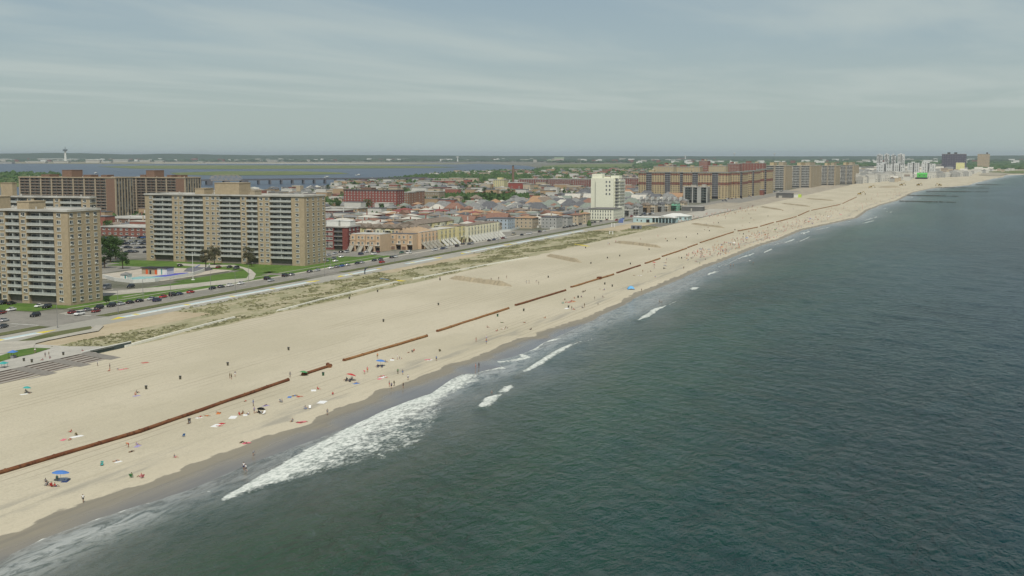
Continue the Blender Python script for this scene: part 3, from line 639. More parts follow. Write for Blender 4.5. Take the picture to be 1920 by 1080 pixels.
def house(x, y, w, d, h, wi, ri, rk, zone, rz=0, group=None, wins=True, fl=2, lk=None, name='house'):
    r = thing(name, lk or f'{WN[wi]} house with {RN[ri]} {"hipped" if rk=="hip" else "gabled" if rk=="gable" else "flat"} roof', 'house', (x, y, 0), rz, zone, group)
    b = MB(); b.box(-w/2, -d/2, 0, w/2, d/2, h)
    if rk == 'gable':
        if w >= d: b.add([(-w/2,-d/2,h),(-w/2,d/2,h),(-w/2,0,h+d*.3),(w/2,-d/2,h),(w/2,d/2,h),(w/2,0,h+d*.3)], [(0,2,1),(3,4,5)])
        else: b.add([(-w/2,-d/2,h),(w/2,-d/2,h),(0,-d/2,h+w*.42),(-w/2,d/2,h),(w/2,d/2,h),(0,d/2,h+w*.42)], [(0,1,2),(3,5,4)])
    b.obj('wall', WC[wi], r)
    b = MB()
    if rk == 'flat': b.box(-w/2-.2, -d/2-.2, h, w/2+.2, d/2+.2, h+.5)
    elif rk == 'hip': b.hip(-w/2, -d/2, w/2, d/2, h+.01, min(min(w, d)*.19, 1.9), ov=.5)
    else: b.hip(-w/2, -d/2, w/2, d/2, h+.01, (d*.3 if w >= d else w*.42)+.12, ov=.35, gable=True)
    ro = b.obj('roof', RC[ri], r)
    if R.random() < .5: q = MB(); q.box(w*.18, d*.1, h, w*.18+.8, d*.1+.8, h+min(w, d)*.3+1.0); q.obj('chimney', WC[R.choice([0,2,1])], ro)
    if wins:
        pl = []
        for k in range(fl):
            z = 1.9+k*3.0
            for i in range(max(2, int(d/3.2))): pl.append((-w/2, -d/2+(i+.5)*d/max(2, int(d/3.2)), z, -math.pi/2))
            for i in range(max(2, int(w/3.5))): pl.append((-w/2+(i+.5)*w/max(2, int(w/3.5)), -d/2, z, 0))
        many('window', window_mesh(1.2, 1.5, False, False), pl, r)
        if wins == 2: MB().box(-w/2-.12, -d*.1, .1, -w/2, -d*.1+1.1, 2.3).obj('door', BROWN, r)
    return r
def rowhouse(loc, rz, w, d, h, wm, roofm, lk, zone, stairs=True, group=None, slope=False):
    r = thing('row_house', lk, 'row house', loc, rz, zone, group)
    b = MB(); b.box(0, 1.5, 0, w, d, h); b.box(0, 0, 0, w*.55, 1.5, h*.96); b.box(0, -.25, h*.64, w*.55, 0, h*.68); b.box(0, -.12, h*.33, w*.55, 0, h*.36)
    if slope: b.add([(0,1.5,h),(w*.1,1.5,h),(w*.1,d,h),(0,d,h),(0,1.5,h+.3),(w*.1,1.5,h+.3),(w*.1,d,h+3),(0,d,h+3)], [(4,5,6,7),(0,1,5,4),(1,2,6,5),(3,0,4,7),(2,3,7,6)])
    b.obj('wall', wm, r)
    b = MB(); b.box(w*.1 if slope else 0, 1.4, h, w, d, h+.3); b.obj('roof', roofm, r)
    many('window', window_mesh(1.5, 1.6, True), [(w*.28, 0, h*.5, 0), (w*.28, 0, h*.82, 0), (w*.8, 1.5, h*.82, 0)], r)
    many('balcony_door', window_mesh(1.9, 2.1, False), [(w*.78, 1.5, h*.47, 0)], r)
    b = MB(); b.box(w*.56, -.3, h*.35, w, 1.5, h*.35+.2); b.box(w*.56, -.3, h*.35+.9, w, -.22, h*.35+1.0)
    for i in range(6): b.box(w*.56+i*w*.083, -.3, h*.35+.2, w*.56+i*w*.083+.07, -.23, h*.35+.9)
    b.obj('balcony', WHITE, r)
    MB().box(w*.57, 1.42, 0, w*.97, 1.5, 2.6).obj('garage_door', DARK, r); MB().box(w*.06, -.05, .2, w*.46, 0, 2.3).obj('cellar_door', BROWN, r)
    if stairs:
        b = MB(); n = 10; z1 = h*.35
        for i in range(n): b.box(w*.06, -.3-(i+1)*.45, max(0, z1*(1-i/n)-.5), w*.38, -.3-i*.45, z1*(1-i/n))
        for x in (w*.0, w*.42): b.add([(x,-.3,z1-.1),(x+.18,-.3,z1-.1),(x+.18,-.3,z1+.9),(x,-.3,z1+.9),(x,-5.0,0),(x+.18,-5.0,0),(x+.18,-5.0,.9),(x,-5.0,.9)], [(0,1,2,3),(7,6,5,4),(0,4,5,1),(1,5,6,2),(2,6,7,3),(3,7,4,0)])
        b.obj('stairs', WHITE if wm is not PEACH else CONC, r)
    return r
PEACH = mat('peach_stucco', (.50,.375,.25), .9, .07, .5); YEL = mat('pale_yellow_stucco', (.50,.455,.255), .9, .07, .5); CREAM = mat('cream_siding', (.56,.54,.40), .9, .07, .5); TILE = RC[7]
# red midrise left of the peach houses
tR = T(652, 738)
r = slab('brick_building', 'red brick four storey block with dark balconies and a white rooftop room', 'apartment building', 738, tR, 756, T(596, 738), 15, 5, [('b', 9, []), ('w', 5, [.3,.7]), ('w', 5, [.4]), ('b', 10, []), ('w', 6, [])], side=(.2,.5,.8), wall=mat('maroon_brick', (.19,.065,.055), .9, .12, .5),
     rail=mat('dark_grey_rail', (.10,.10,.105), .6, .1), roofs=[(.22,.6,.2,.6,4.2,WHITE), (.64,.97,.3,.7,4.0,WHITE)], ground=3)
# peach houses facing up the coast, then the rows facing the ocean
tt = T(657, 730); wj_ = (T(657, 730)-T(711, 730))/3
for i in range(3): rowhouse((730, tt-i*wj_, 0), -math.pi/2, wj_-.05, 18, 11.2, PEACH, ROOFC, 'peach row house with stone stairs', 'beside the red brick block')
tt = T(731, 752)
for i in range(2): rowhouse((752, tt-i*8.2, 0), -math.pi/2, 8.1, 10, 10.5, PEACH, RC[4], 'peach corner house with plain side', 'in the peach row', False)
for i in range(5): rowhouse((762+i*6.0, 352.5, 0), 0, 5.9, 14, 11, PEACH, ROOFC, 'peach row house with slanted roof wall', 'beside the road', True, None, True)
for i in range(4): rowhouse((793+i*7.2, 352.0, 0), 0, 7.1, 14, 11.3, YEL, RC[6], 'yellow row house with white terrace', 'behind parked white cars', True)
for i in range(2): rowhouse((822+i*7.0, 350.5, 0), 0, 6.9, 14, 12.0, YEL, TILE, 'mustard yellow house end with brown roof', 'in the yellow row', False)
for i in range(11): rowhouse((837+i*6.0, 349.5, 0), 0, 5.9, 13, 11.5, CREAM, TILE, 'cream row house with long white stairs', 'along the road', True)
# second row with brown roofs and white awnings
for i in range(13):
    x0 = 790; y1 = T(652, 790)
    y = y1-7.0*(i+1) if i < 8 else 0
    if i < 8: r = rowhouse((x0, y1-i*7.4, 0), -math.pi/2, 7.3, 14, 11.5, [CREAM, YEL, PEACH][i % 3], TILE, f'{["cream","yellow","peach"][i%3]} rear row house with brown roof', 'behind the peach row', False)
    else: r = rowhouse((822+(i-8)*14, 383, 0), 0, 13.8, 14, 12.5, [YEL, CREAM][i % 2], TILE, f'{["yellow","cream"][i%2]} rear row house with brown roof', 'behind the yellow row', False)
    w = 7.3 if i < 8 else 13.8
    if i % 2 == 0: b = MB(); b.box(.5, -1.6, 10.2, w-.6, .2, 10.4); b.box(.6, -1.5, 8.6, .75, -1.4, 10.2); b.box(w-.8, -1.5, 8.6, w-.65, -1.4, 10.2); b.obj('awning', WHITE, r)
    b = MB(); b.hip(0, 1, w, 14.5, 11.8 if i < 8 else 12.8, 2.6, ov=.3, gable=True); b.obj('pitched_roof', TILE, r)
# ocean-front blocks beyond the wide parking area
for (s0, uL, uR, dep, h, fl, wi, ri, rk, lk) in [
    (985, 914, 952, 17, 9.3, 3, 3, 4, 'flat', 'pale blue three storey block with white railings behind the white fence'),
    (1012, 966, 998, 16, 9, 3, 1, 0, 'hip', 'beige three storey house with wide orange hipped roof by the white fence'),
    (1016, 1015, 1043, 17, 9.6, 3, 4, 4, 'flat', 'pale grey three storey block with dark flat roof by the white fence'),
    (1038, 1046, 1064, 15, 9, 3, 4, 2, 'hip', 'grey house with dark porches beside the pale grey block'),
    (1075, 1066, 1084, 14, 9, 3, 1, 1, 'hip', 'beige house with rust red hipped roof near the row of parked cars'),
    (1100, 1085, 1099, 13, 9.2, 3, 1, 0, 'hip', 'beige house with orange hipped roof next to the podium of the white tower')]:
    tR = T(uR, s0); tL = T(uL, s0); house(s0+dep/2, (tL+tR)/2, dep, tL-tR, h, wi, ri, rk, '', 0, None, 1, fl, lk, 'beach_house')
b = MB()
fence = thing('white_fence', 'long white wall-like fence in front of the pale ocean-front blocks', 'fence', (1000, 346, 0))
fp = [(918, 437), (957, 434), (975, 428), (1010, 427)]
for k in range(3):
    p0 = at(*fp[k]); p1 = at(*fp[k+1]); n = 6
    b = MB(); b.tube((p0[0]-1000, p0[1]-346, .9), (p1[0]-1000, p1[1]-346, .9), .1, .1, 4)
    dx, dy = p1[0]-p0[0], p1[1]-p0[1]; ll = math.hypot(dx, dy); nx, ny = -dy/ll*.08, dx/ll*.08
    a0 = (p0[0]-1000, p0[1]-346); a1 = (p1[0]-1000, p1[1]-346)
    b = MB(); b.loft([[(a0[0]-nx, a0[1]-ny, 0), (a0[0]+nx, a0[1]+ny, 0), (a0[0]+nx, a0[1]+ny, 1.9), (a0[0]-nx, a0[1]-ny, 1.9)], [(a1[0]-nx, a1[1]-ny, 0), (a1[0]+nx, a1[1]+ny, 0), (a1[0]+nx, a1[1]+ny, 1.9), (a1[0]-nx, a1[1]-ny, 1.9)]]); b.obj('fence_panel', WHITE, fence)
f2 = thing('white_fence', 'white fence in front of the pale grey three storey block', 'fence', (1005, 341, 0))
for k in range(8): MB().box(k*10, 3, 0, k*10+9.8, 3.15, 2.0).obj('fence_panel', WHITE, f2); MB().box(k*10+9.8, 2.95, 0, k*10+10, 3.2, 2.2).obj('post', WHITE, f2)
# old gabled houses right of the white tower
for i, (s0, u0_, u1_, wi, ri, lk) in enumerate([(1250, 1163, 1180, 0, 2, 'white gabled dormer house just right of the white tower'), (1290, 1181, 1198, 4, 2, 'grey old house with white gable, second right of the white tower'),
      (1330, 1200, 1214, 5, 7, 'orange brown timber house with double porch'), (1345, 1216, 1228, 1, 2, 'cream old house with grey gable beside the orange brown one'), (1360, 1230, 1241, 4, 4, 'dark grey gabled house in the old row'),
      (1375, 1242, 1253, 1, 2, 'beige gabled house left of the mint green one'), (1390, 1255, 1269, 0, 3, 'house with mint green gable front and dark porch'), (1410, 1271, 1283, 1, 7, 'last beige gabled house of the old row')]):
    tR = T(u1_, s0); tL = T(u0_, s0); w = tL-tR
    if 'mint' in lk: WCm = WC[0]; WC[0] = mat('mint_green_siding', (.22,.50,.34), .8, .05)
    r = house(s0+8, (tL+tR)/2, 17, w, 8.5, wi, ri, 'gable', '', 0, None, 2, 3, lk, 'old_house')
    if 'mint' in lk: WC[0] = WCm
    p = MB(); p.box(-8.5-2.6, -w/2, 2.9, -8.5, w/2, 3.1); p.box(-8.5-2.6, -w/2, 5.8, -8.5, w/2, 6.0)
    for k in range(4): p.box(-11.1, -w/2+k*(w-.2)/3, 0, -10.9, -w/2+k*(w-.2)/3+.2, 5.8)
    p.obj('porch', WHITE if i % 2 else DARK, r)
for i in range(8):
    s0 = 1440; y = T(1200+i*10.6, s0)
    r = house(s0+9, y-3.6, 18, 7.0, 9.5, 4, 2, 'gable', 'in the party-wall terrace', 0, None, 1, 3, 'grey terraced house with white party wall', 'terraced_house')
    MB().box(-9.6, 3.35, 0, 4, 3.75, 14).obj('party_wall', WHITE, r)
# pavilion with restaurant terrace
px0, py0 = at(1187, 417); px1, py1 = at(1262, 417)
pv = thing('beach_pavilion', 'long low pale turquoise and white beach pavilion with open dark bays', 'pavilion', (1140, T(1187, 1140), 0), -math.pi/2); L = T(1187, 1140)-T(1264, 1140)
TQ = mat('pale_turquoise_wall', (.38,.50,.50), .8, .05)
b = MB(); b.box(0, .4, 0, L*.45, 16, 4.6)
for k in range(7): b.box(L*.45+k*L*.08, .4, 0, L*.45+k*L*.08+.7, 1.0, 4.6)
b.box(L*.45, 8, 0, L, 16, 4.5); b.obj('wall', TQ, pv)
b = MB(); b.box(-.6, 0, 4.6, L+.6, 17, 5.1); b.add([(L*.62,-.3,5.1),(L*.98,-.3,5.1),(L*.8,-.3,6.7),(L*.62,16,5.1),(L*.98,16,5.1),(L*.8,16,6.7)], [(0,1,2),(3,5,4),(0,2,5,3),(1,4,5,2)]); b.obj('roof', WHITE, pv)
many('window', window_mesh(1.4, 1.8, False, False), [(L*.1, .4, 2.2, 0), (L*.2, .4, 1.6, 0)], pv); MB().box(L*.32, .3, 0, L*.4, .4, 3).obj('door', DARK, pv)
pv2 = thing('market_hall', 'white roofed hall with teal corner behind the beach pavilion', 'pavilion', (1190, T(1240, 1190), 0), -math.pi/2)
MB().box(0, 0, 0, 26, 18, 4).obj('wall', TQ, pv2); b = MB(); b.hip(0, 0, 26, 18, 4, 2.6, ov=.6); b.obj('roof', WHITE, pv2)
many('window', window_mesh(2.2, 2.2, False), [(4+5*k, 0, 2, 0) for k in range(5)]+[(26, 3+4*k, 2, math.pi/2) for k in range(4)], pv2)
lw = thing('low_shed', 'long dark grey windowless shed beyond the pavilion', 'shed', (1395, T(1278, 1395), 0), -math.pi/2)
MB().box(0, 0, 0, 24, 12, 5).obj('wall', mat('dark_grey_cladding', (.12,.12,.115), .8, .1), lw); MB().box(-.3, -.3, 5, 24.3, 12.3, 5.4).obj('roof', ROOFC, lw); MB().box(10.5, -.1, 0, 12, 0, 3).obj('door', CONC, lw)
lw = thing('low_shed', 'dark low building with pale forecourt beside the far parking area', 'shed', (1880, T(1455, 1880), 0), -math.pi/2)
MB().box(0, 0, 0, 24, 14, 6).obj('wall', mat('dark_grey_cladding', (.12,.12,.115)), lw); MB().box(-.3, -.3, 6, 24.3, 14.3, 6.4).obj('roof', DARK, lw); MB().box(4, -.1, 0, 9, 0, 3).obj('door', CONC, lw)
lw = thing('low_shed', 'small white and lime green kiosk right of the dark low building', 'kiosk', (1900, T(1485, 1900), 0), -math.pi/2)
MB().box(0, 0, 0, 9, 8, 5).obj('wall', WHITE, lw); MB().box(9, 0, 0, 13, 8, 4.5).obj('annex', mat('lime_green', (.45,.60,.10)), lw); MB().box(-.3, -.3, 5, 9.3, 8.3, 5.3).obj('roof', CONC, lw)
lw = thing('low_hall', 'small red brick hall behind the parked cars under the rear tan wing', 'hall', (1990, T(1414, 1990), 0), -math.pi/2)
MB().box(0, 0, 0, 14, 14, 8).obj('wall', REDB, lw); b = MB(); b.hip(0, 0, 14, 14, 8, 2.5); b.obj('roof', RC[2], lw)
# shops and sheds behind the main slab
for (s0, uL, uR, dep, h, wm, lk) in [(800, 190, 276, 30, 7, REDB, 'low red brick shop building with white roof left of the main slab'), (880, 188, 276, 40, 9, BROWN, 'brown warehouse with white roof edge left of the main slab'), (1075, 598, 640, 25, 9, REDB, 'red brick low building with white roof right of the main slab'), (1150, 600, 672, 22, 8, mat('wall_tan', (.36,.26,.16)), 'long tan low building behind the red brick block')]:
    tR = T(uR, s0); tL = T(uL, s0)
    slab('low_building', lk, 'building', s0, tR, s0+dep, tL, h, 2, grid(8), side=(.3,.7), wall=wm, ground=4.2, ww=2.4, wh=1.5)
# ------------------------------------------------------------ taken ground
TAKEN = []
for o, lk, z in REG:
    xs_, ys_ = [], []
    for c in o.children:
        if c.type != 'MESH': continue
        for k in (0, 6):
            p = c.bound_box[k]; a = o.rotation_euler.z+0; cx_, cy_ = c.location.x, c.location.y
            x, y = p[0]+cx_, p[1]+cy_
            if c.rotation_euler.z: x, y = cx_, cy_
            xs_.append(o.location.x+x*math.cos(a)-y*math.sin(a)); ys_.append(o.location.y+x*math.sin(a)+y*math.cos(a))
    if xs_: TAKEN.append((min(xs_)-4, min(ys_)-4, max(xs_)+4, max(ys_)+4))
def free(x, y, m_=0): return not any(a-m_ < x < c+m_ and b_-m_ < y < d+m_ for a, b_, c, d in TAKEN)
LAND_U = [-900, 200, 360, 620, 650, 740, 800, 870, 940, 1000, 1012, 1013]; LAND_V = [385, 373, 366, 354, 343, 337, 330, 325, 322, 322, 317, 290]
def onland(x, y):
    u, v = proj(x, y); return v > np.interp(u, LAND_U, LAND_V)
def inview(x, y, z=6, mg=50):
    u, v = proj(x, y, z); return -mg < u < 1920+mg
def zone_of(x, y):
    u, v = proj(x, y)
    if u < 640: return 'beyond left slabs'
    if y < 560 and x < 1350: return 'behind the peach and yellow rows' if u < 900 else 'left of the white tower'
    if u < 800: return 'near the long red building'
    if u < 1100: return 'in the middle distance'
    if u < 1440: return 'right of the white tower'
    return 'near the far shore'
def inbelt(x, y):
    u, v = proj(x, y); return (815 < u < 1005 and 369.5 < v < 377.5) or (690 < u < 1000 and 331 < v < 341)
cand = []
rowx = 850
while rowx < 2500:
    for dx in (0, 15):
        y = 372+R.random()*5
        while y < 1500:
            w = R.choice([R.uniform(7, 10), R.uniform(8, 11), R.uniform(13, 21)])
            x = rowx+dx; yy = y+w/2
            lim = 372 if x < 1250 else 352
            if yy > lim and inview(x, yy) and onland(x, yy) and free(x, yy, 6) and not (660 < x < 728 and yy > 380) and R.random() < (.93 if yy < 560 else .26) and not inbelt(x, yy):
                cand.append((math.hypot(x, yy), x, yy, w))
            y += w+R.uniform(1, 2.5)+(12 if R.random() < .05 else 0)
    rowx += 52 if rowx < 1500 else 66
for k in range(1700):
    d = R.uniform(1900, 5200); u = R.uniform(560, 1900); v = 291+F0*H0/d; x, y = at(u, v)
    if y > dry(x)+170 and (y > 560 or x > 2900) and onland(x, y) and free(x, y, 8) and not inbelt(x, y): cand.append((d, x, y, R.choice([R.uniform(8, 14), R.uniform(10, 30)])))
cand.sort()
far_h = MB(); nh = 0
far_m = RC+WC
for d, x, y, w in cand:
    near = y < 600 and x < 1500
    u, v = proj(x, y)
    if near and x < 1220: ri = R.choices(range(8), [6, 8, 6, 4, 6, 1, 5, 6])[0]; wi = R.choice([0, 1, 1, 2, 4, 5])
    elif near: ri = R.choices(range(8), [4, 2, 12, 5, 9, 0, 3, 3])[0]; wi = R.choice([0, 1, 1, 4, 4, 5])
    else: ri = R.choices(range(8), [1, 2, 8, 3, 7, 0, 5, 6])[0]; wi = R.choice([0, 0, 1, 1, 2, 4])
    h = R.uniform(5.8, 7.6); dp = R.uniform(11, 13.5); rk = 'hip' if near and R.random() < .8 else R.choice(['hip', 'gable', 'flat'])
    if w > 15 and y > 560: rk = 'flat'; ri = R.choice([6, 6, 4, 2]); wi = R.choice([2, 5, 1, 0]); h = R.uniform(7, 12)
    if u > 1440: wi = R.choice([0, 0, 0, 4, 1]); ri = R.choice([6, 6, 2, 6, 7]); rk = 'flat' if R.random() < .6 else 'gable'
    if nh < 232:
        house(x, y, dp, w, h, wi, ri, rk, zone_of(x, y), 0, 'houses of the town', 1 if nh < 150 else 0); nh += 1
        TAKEN.append((x-dp/2-1, y-w/2-1, x+dp/2+1, y+w/2+1))
    else:
        if u > 1600: h *= 1.5
        mi = 8+wi; far_h.box(x-dp/2, y-w/2, 0, x+dp/2, y+w/2, h, mi)
        if rk == 'flat': far_h.box(x-dp/2-.2, y-w/2-.2, h, x+dp/2+.2, y+w/2+.2, h+.5, ri)
        else: far_h.hip(x-dp/2, y-w/2, x+dp/2, y+w/2, h+.01, w*.3, ri, gable=rk == 'gable')
tag(kind(far_h.obj('distant_houses', far_m), 'stuff'), 'mass of small distant houses with pale and dark roofs behind the nearer streets', 'houses')
# white low blocks on the far shore
for i in range(84):
    j = i % 42; u = 1613+j*5.1+R.uniform(-2, 2); s0 = 2860+j*28+(0 if i < 42 else R.uniform(150, 420))+R.uniform(-40, 60); tr = T(u, s0)
    w = R.uniform(12, 22); h = R.uniform(12, 21)*(1 if j < 30 else .7)
    if abs(u-1729) < 17: h = 6
    if abs(u-1729) < 17 and s0 < 3520: continue
    r = thing('white_block', 'low white terraced block', 'house', (s0, tr+w/2, 0), -math.pi/2, 'on the far shore', 'white terraced blocks on the far shore')
    b = MB(); b.box(-w/2, 0, 0, w/2, 14, h); b.box(-w/4, 3, h, w/3, 10, h+2.5); b.obj('wall', WC[R.choice([0, 0, 4])], r)
    MB().box(-w/2-.3, -.3, h, w/2+.3, 2.4, h+.5).obj('roof', RC[R.choice([6, 6, 2])], r)
    many('window', window_mesh(2.2, 1.6, False, False), [(x, 0, z, 0) for x in (-w/3, 0, w/3) for z in (2.5, 6.5)], r)
# ------------------------------------------------------------ trees
LF = [mat('leaf_deep_green', (.038,.075,.022), .9, .25, .6), mat('leaf_mid_green', (.055,.10,.028), .9, .25, .6), mat('leaf_fresh_green', (.085,.15,.035), .9, .2, .6), mat('leaf_olive_brown', (.085,.082,.045), .9, .2, .6)]
BARK = mat('bark', (.085,.065,.045), .95, .2)
def crown_mesh(seed, Rr, Hh, n, ls, m, sparse=0):
    g = np.random.default_rng(seed); nc = 22
    th = g.uniform(0, 2*np.pi, nc); rr = np.sqrt(g.uniform(0, 1, nc))*Rr*.78; zz = g.uniform(.32, .92, nc)*Hh
    rr *= np.sqrt(np.clip(1-((zz/Hh-.58)/.46)**2, .08, 1))
    C = np.stack([rr*np.cos(th), rr*np.sin(th), zz], 1); cr_ = g.uniform(.22, .42, nc)*Rr
    k = g.integers(0, nc, n); dv = g.normal(size=(n, 3)); dv /= np.linalg.norm(dv, axis=1)[:, None]
    P = C[k]+dv*(cr_[k]*g.uniform(.55, 1.05, n))[:, None]*np.array([1, 1, .8])
    a = g.normal(size=(n, 3)); a /= np.linalg.norm(a, axis=1)[:, None]; b_ = np.cross(a, dv+.3*g.normal(size=(n, 3))); b_ /= np.linalg.norm(b_, axis=1)[:, None]+1e-6
    s_ = (ls*g.uniform(.6, 1.4, n))[:, None]
    V = np.stack([P-a*s_, P+b_*s_*.6, P+a*s_, P-b_*s_*.6], 1).reshape(-1, 3)
    me = bpy.data.meshes.new('crown'); me.from_pydata(V.tolist(), [], np.arange(4*n).reshape(-1, 4).tolist()); me.materials.append(m); return me
def trunk_mesh(seed, Rr, Hh):
    g = random.Random(seed); b = MB(); b.tube((0,0,0), (.1,.05,Hh*.45), .022*Hh+.08, .015*Hh+.05, 7); 
    for k in range(6):
        a = g.uniform(0, 6.28); z = Hh*g.uniform(.28, .45); b.tube((.05,.02,z), (math.cos(a)*Rr*.55, math.sin(a)*Rr*.55, z+Hh*g.uniform(.2, .4)), .012*Hh, .02, 5)
    return b.mesh('trunk', [BARK])
TP = []
for i in range(6):
    Rr, Hh = [(4.2,9.5),(3.4,8),(5,11),(3,9.5),(4.6,9),(3.8,11)][i]
    TP.append((crown_mesh(i+1, Rr, Hh, 420, .48, LF[0]), trunk_mesh(i, Rr, Hh)))
TH = [(crown_mesh(31+i, 4.4, 10.5, 2600, .24, LF[1]), trunk_mesh(40+i, 4.4, 10.5)) for i in range(3)]
def tree(x, y, sc_, li, lk, zone, hi=False, group=None, v=None):
    cm, tm = (TH if hi else TP)[R.randrange(3 if hi else 6) if v is None else v]
    r = thing('tree', lk, 'tree', (x, y, 0), R.uniform(0, 6.28), zone, group); r.scale = (sc_, sc_, sc_*R.uniform(.85, 1.1))
    link('trunk', tm, r); link('crown', cm, r, m=LF[li]); return r
for (u, v, s_, li, lk) in [(196,503,1.35,0,'tall dark green tree touching the end wall of the left slab'), (207,492,1.45,1,'big green tree behind the end wall of the left slab'), (217,487,1.35,1,'rounded green tree left of the playground'), (230,504,1.0,0,'low spreading dark green tree beside the playground'), (201,478,1.3,0,'green tree deep behind the left slab'),
        (200,572,.35,0,'small dark bush tree at the foot of the left slab'),
        (386,505,1.15,3,'dull leafless-looking tree by the curved drive before the main slab'), (402,497,1.0,3,'brownish thin tree right of the flagpole'), (408,489,1.05,2,'fresh green tree against the main slab'), (466,497,.95,3,'thin olive tree before the main slab right of the drive'), (472,500,.6,3,'short thin tree at the right edge of the drive'), (492,492,.6,3,'small olive tree against the middle of the main slab'), (330,485,.8,3,'pale thin tree at the left end of the main slab')]:
    x, y = at(u, v); tree(x, y, s_, li, lk, '', True)
ntree = 0; tries = 0
while ntree < 290 and tries < 6000:
    tries += 1
    if ntree < 110: x = R.uniform(780, 1500); y = R.uniform(395, 900)
    else: d = R.uniform(1300, 2900); u = R.choice([R.uniform(560, 1010), R.uniform(600, 1200)]); x, y = at(u, 291+F0*H0/d)
    if not (inview(x, y) and onland(x, y) and free(x, y, 1)): continue
    if y < dry(x)+210: continue
    if y < 560 and x < 1350 and R.random() < .65: continue
    li = R.choices([0, 1, 2], [5, 4, 1])[0]; ntree += 1
    tree(x, y, R.uniform(.7, 1.25) if y > 560 else R.uniform(.5, .9), li, ['dark', 'mid green', 'fresh green'][li]+' tree', zone_of(x, y), False, 'trees of the town')
# belts of woodland nobody could count
def lump(mb, x, y, r, h, g):
    n = 7; rings = []
    for k, (rr, zz) in enumerate([(1, 0), (1.08, .35), (.75, .75), (.2, 1)]):
        rings.append([(x+r*rr*g.uniform(.75, 1.2)*math.cos(6.283*i/n+k*.4), y+r*rr*g.uniform(.75, 1.2)*math.sin(6.283*i/n+k*.4), h*zz*g.uniform(.85, 1.1)) for i in range(n)])
    mb.loft(rings, g.choice([0, 0, 1, 1, 2]), False)
g = random.Random(11)
wb = MB()
belts = [(730, 1010, 319, 331, 1100, 5, 10), (560, 760, 338, 352, 260, 4, 8), (770, 1000, 326, 342, 420, 4, 8), (815, 1005, 370, 377.5, 520, 3, 7.5), (690, 1000, 331, 341, 500, 5, 9), (1000, 1240, 316, 333, 900, 5, 9), (1190, 1440, 300, 318, 900, 8, 12), (-60, 112, 329, 345, 220, 9, 13), (-60, 60, 329, 338, 60, 9, 14),
         (1436, 1660, 298, 312, 600, 10, 14), (1810, 1960, 307, 318, 420, 9, 9), (1690, 1960, 298, 308, 500, 12, 14), (600, 1110, 331, 352, 900, 4.5, 9), (600, 1110, 350, 386, 900, 3.0, 6.5), (1165, 1200, 350, 380, 120, 3.5, 7), (680, 1110, 384, 424, 420, 2.2, 6.5), (225, 280, 405, 412, 50, 4, 8), (190, 240, 405, 414, 40, 4, 8)]
for (ua, ub, va, vb, n, r_, h_) in belts:
    for k in range(n):
        u = g.uniform(ua, ub); v = 1/(g.uniform(1/(vb-291), 1/(va-291)))+291; x, y = at(u, v)
        if y < dry(x)+150 or (v < 345 and u < 200 and False): continue
        if not free(x, y, 2): continue
        if u > 200 and not onland(x, y): continue
        lump(wb, x, y, r_*g.uniform(.6, 1.25)*max(1, (x/2600)), h_*g.uniform(.7, 1.2), g)
tag(kind(wb.obj('woodland', [LF[0], LF[1], mat('leaf_woodland_pale', (.075,.11,.04), .9, .25)]), 'stuff'), 'dark green woodland and tree belts between the distant houses and the bay', 'woodland')
wb = MB()
for k in range(9000):
    u = g.uniform(-60, 1980); v = 1/(g.uniform(1/14.5, 1/4.6))+291 if u > 1000 else 1/(g.uniform(1/12.2, 1/4.6))+291
    x, y = at(u, v)
    if u < 1030 and v > 303.2: continue
    if 1020 < u < 1195 and 306.5 < v < 317: continue
    r_ = 22*g.uniform(.6, 1.5)*x/8000; lump(wb, x, y, r_, g.uniform(10, 20), g)
tag(kind(wb.obj('far_forest', [mat('far_leaf_dark', (.030,.055,.025), .9, 0), mat('far_leaf_mid', (.042,.070,.032), .9, 0), mat('far_leaf_pale', (.06,.085,.04), .9, 0)]), 'stuff'), 'blue-green forest band along the horizon beyond the bay', 'forest')
b = MB()
for k in range(330):                                      # pale specks of far suburbs
    u = g.uniform(-20, 1940); v = g.uniform(296.5, 303) if u < 1000 else g.uniform(297, 309); x, y = at(u, v); w = g.uniform(12, 60)*x/9000
    if 1025 < u < 1190 and v > 306: continue
    b.box(x, y-w/2, 0, x+20, y+w/2, g.uniform(16, 26), g.choice([0, 0, 1, 2]))
tag(kind(b.obj('far_suburbs', [WHITE, CONC, REDB]), 'stuff'), 'pale specks of far suburban buildings in the forest band near the horizon', 'buildings')
# hills along the horizon
HU = [-400,0,60,100,150,200,235,262,300,340,380,420,500,600,760,900,1200,1500,1700,1850,1900,2000,2400]; HV = [288.5,288,287.2,286.6,287.2,288.4,289.4,289.4,288.2,288.2,289.2,290.2,291,290.6,291.2,292.2,292.8,293,292.6,292,291.4,291,292]
b = MB(); n = 240; g2 = random.Random(4)
top = []
for i in range(n+1):
    u = -400+2800*i/n; v = float(np.interp(u, HU, HV))+g2.uniform(-.15, .15); x, y = at(u, 291+F0*H0/16500); d = x*CA+y*SA; z = 63+(291-v)*d/F0; kx = x/math.hypot(x, y); ky = y/math.hypot(x, y)
    top.append([(x-kx*1400, y-ky*1400, -1), (x-kx*500, y-ky*500, z*.7), (x, y, z), (x+kx*2500, y+ky*2500, z*.8), (x+kx*4500, y+ky*4500, -1)])
for i in range(n): b.add(top[i]+top[i+1], [(k, k+1, k+6, k+5) for k in range(4)])
structure(b, 'hills', groundmat('wooded_hills', [(.032,.055,.028), (.045,.07,.035), (.06,.08,.045)], .002, .02))
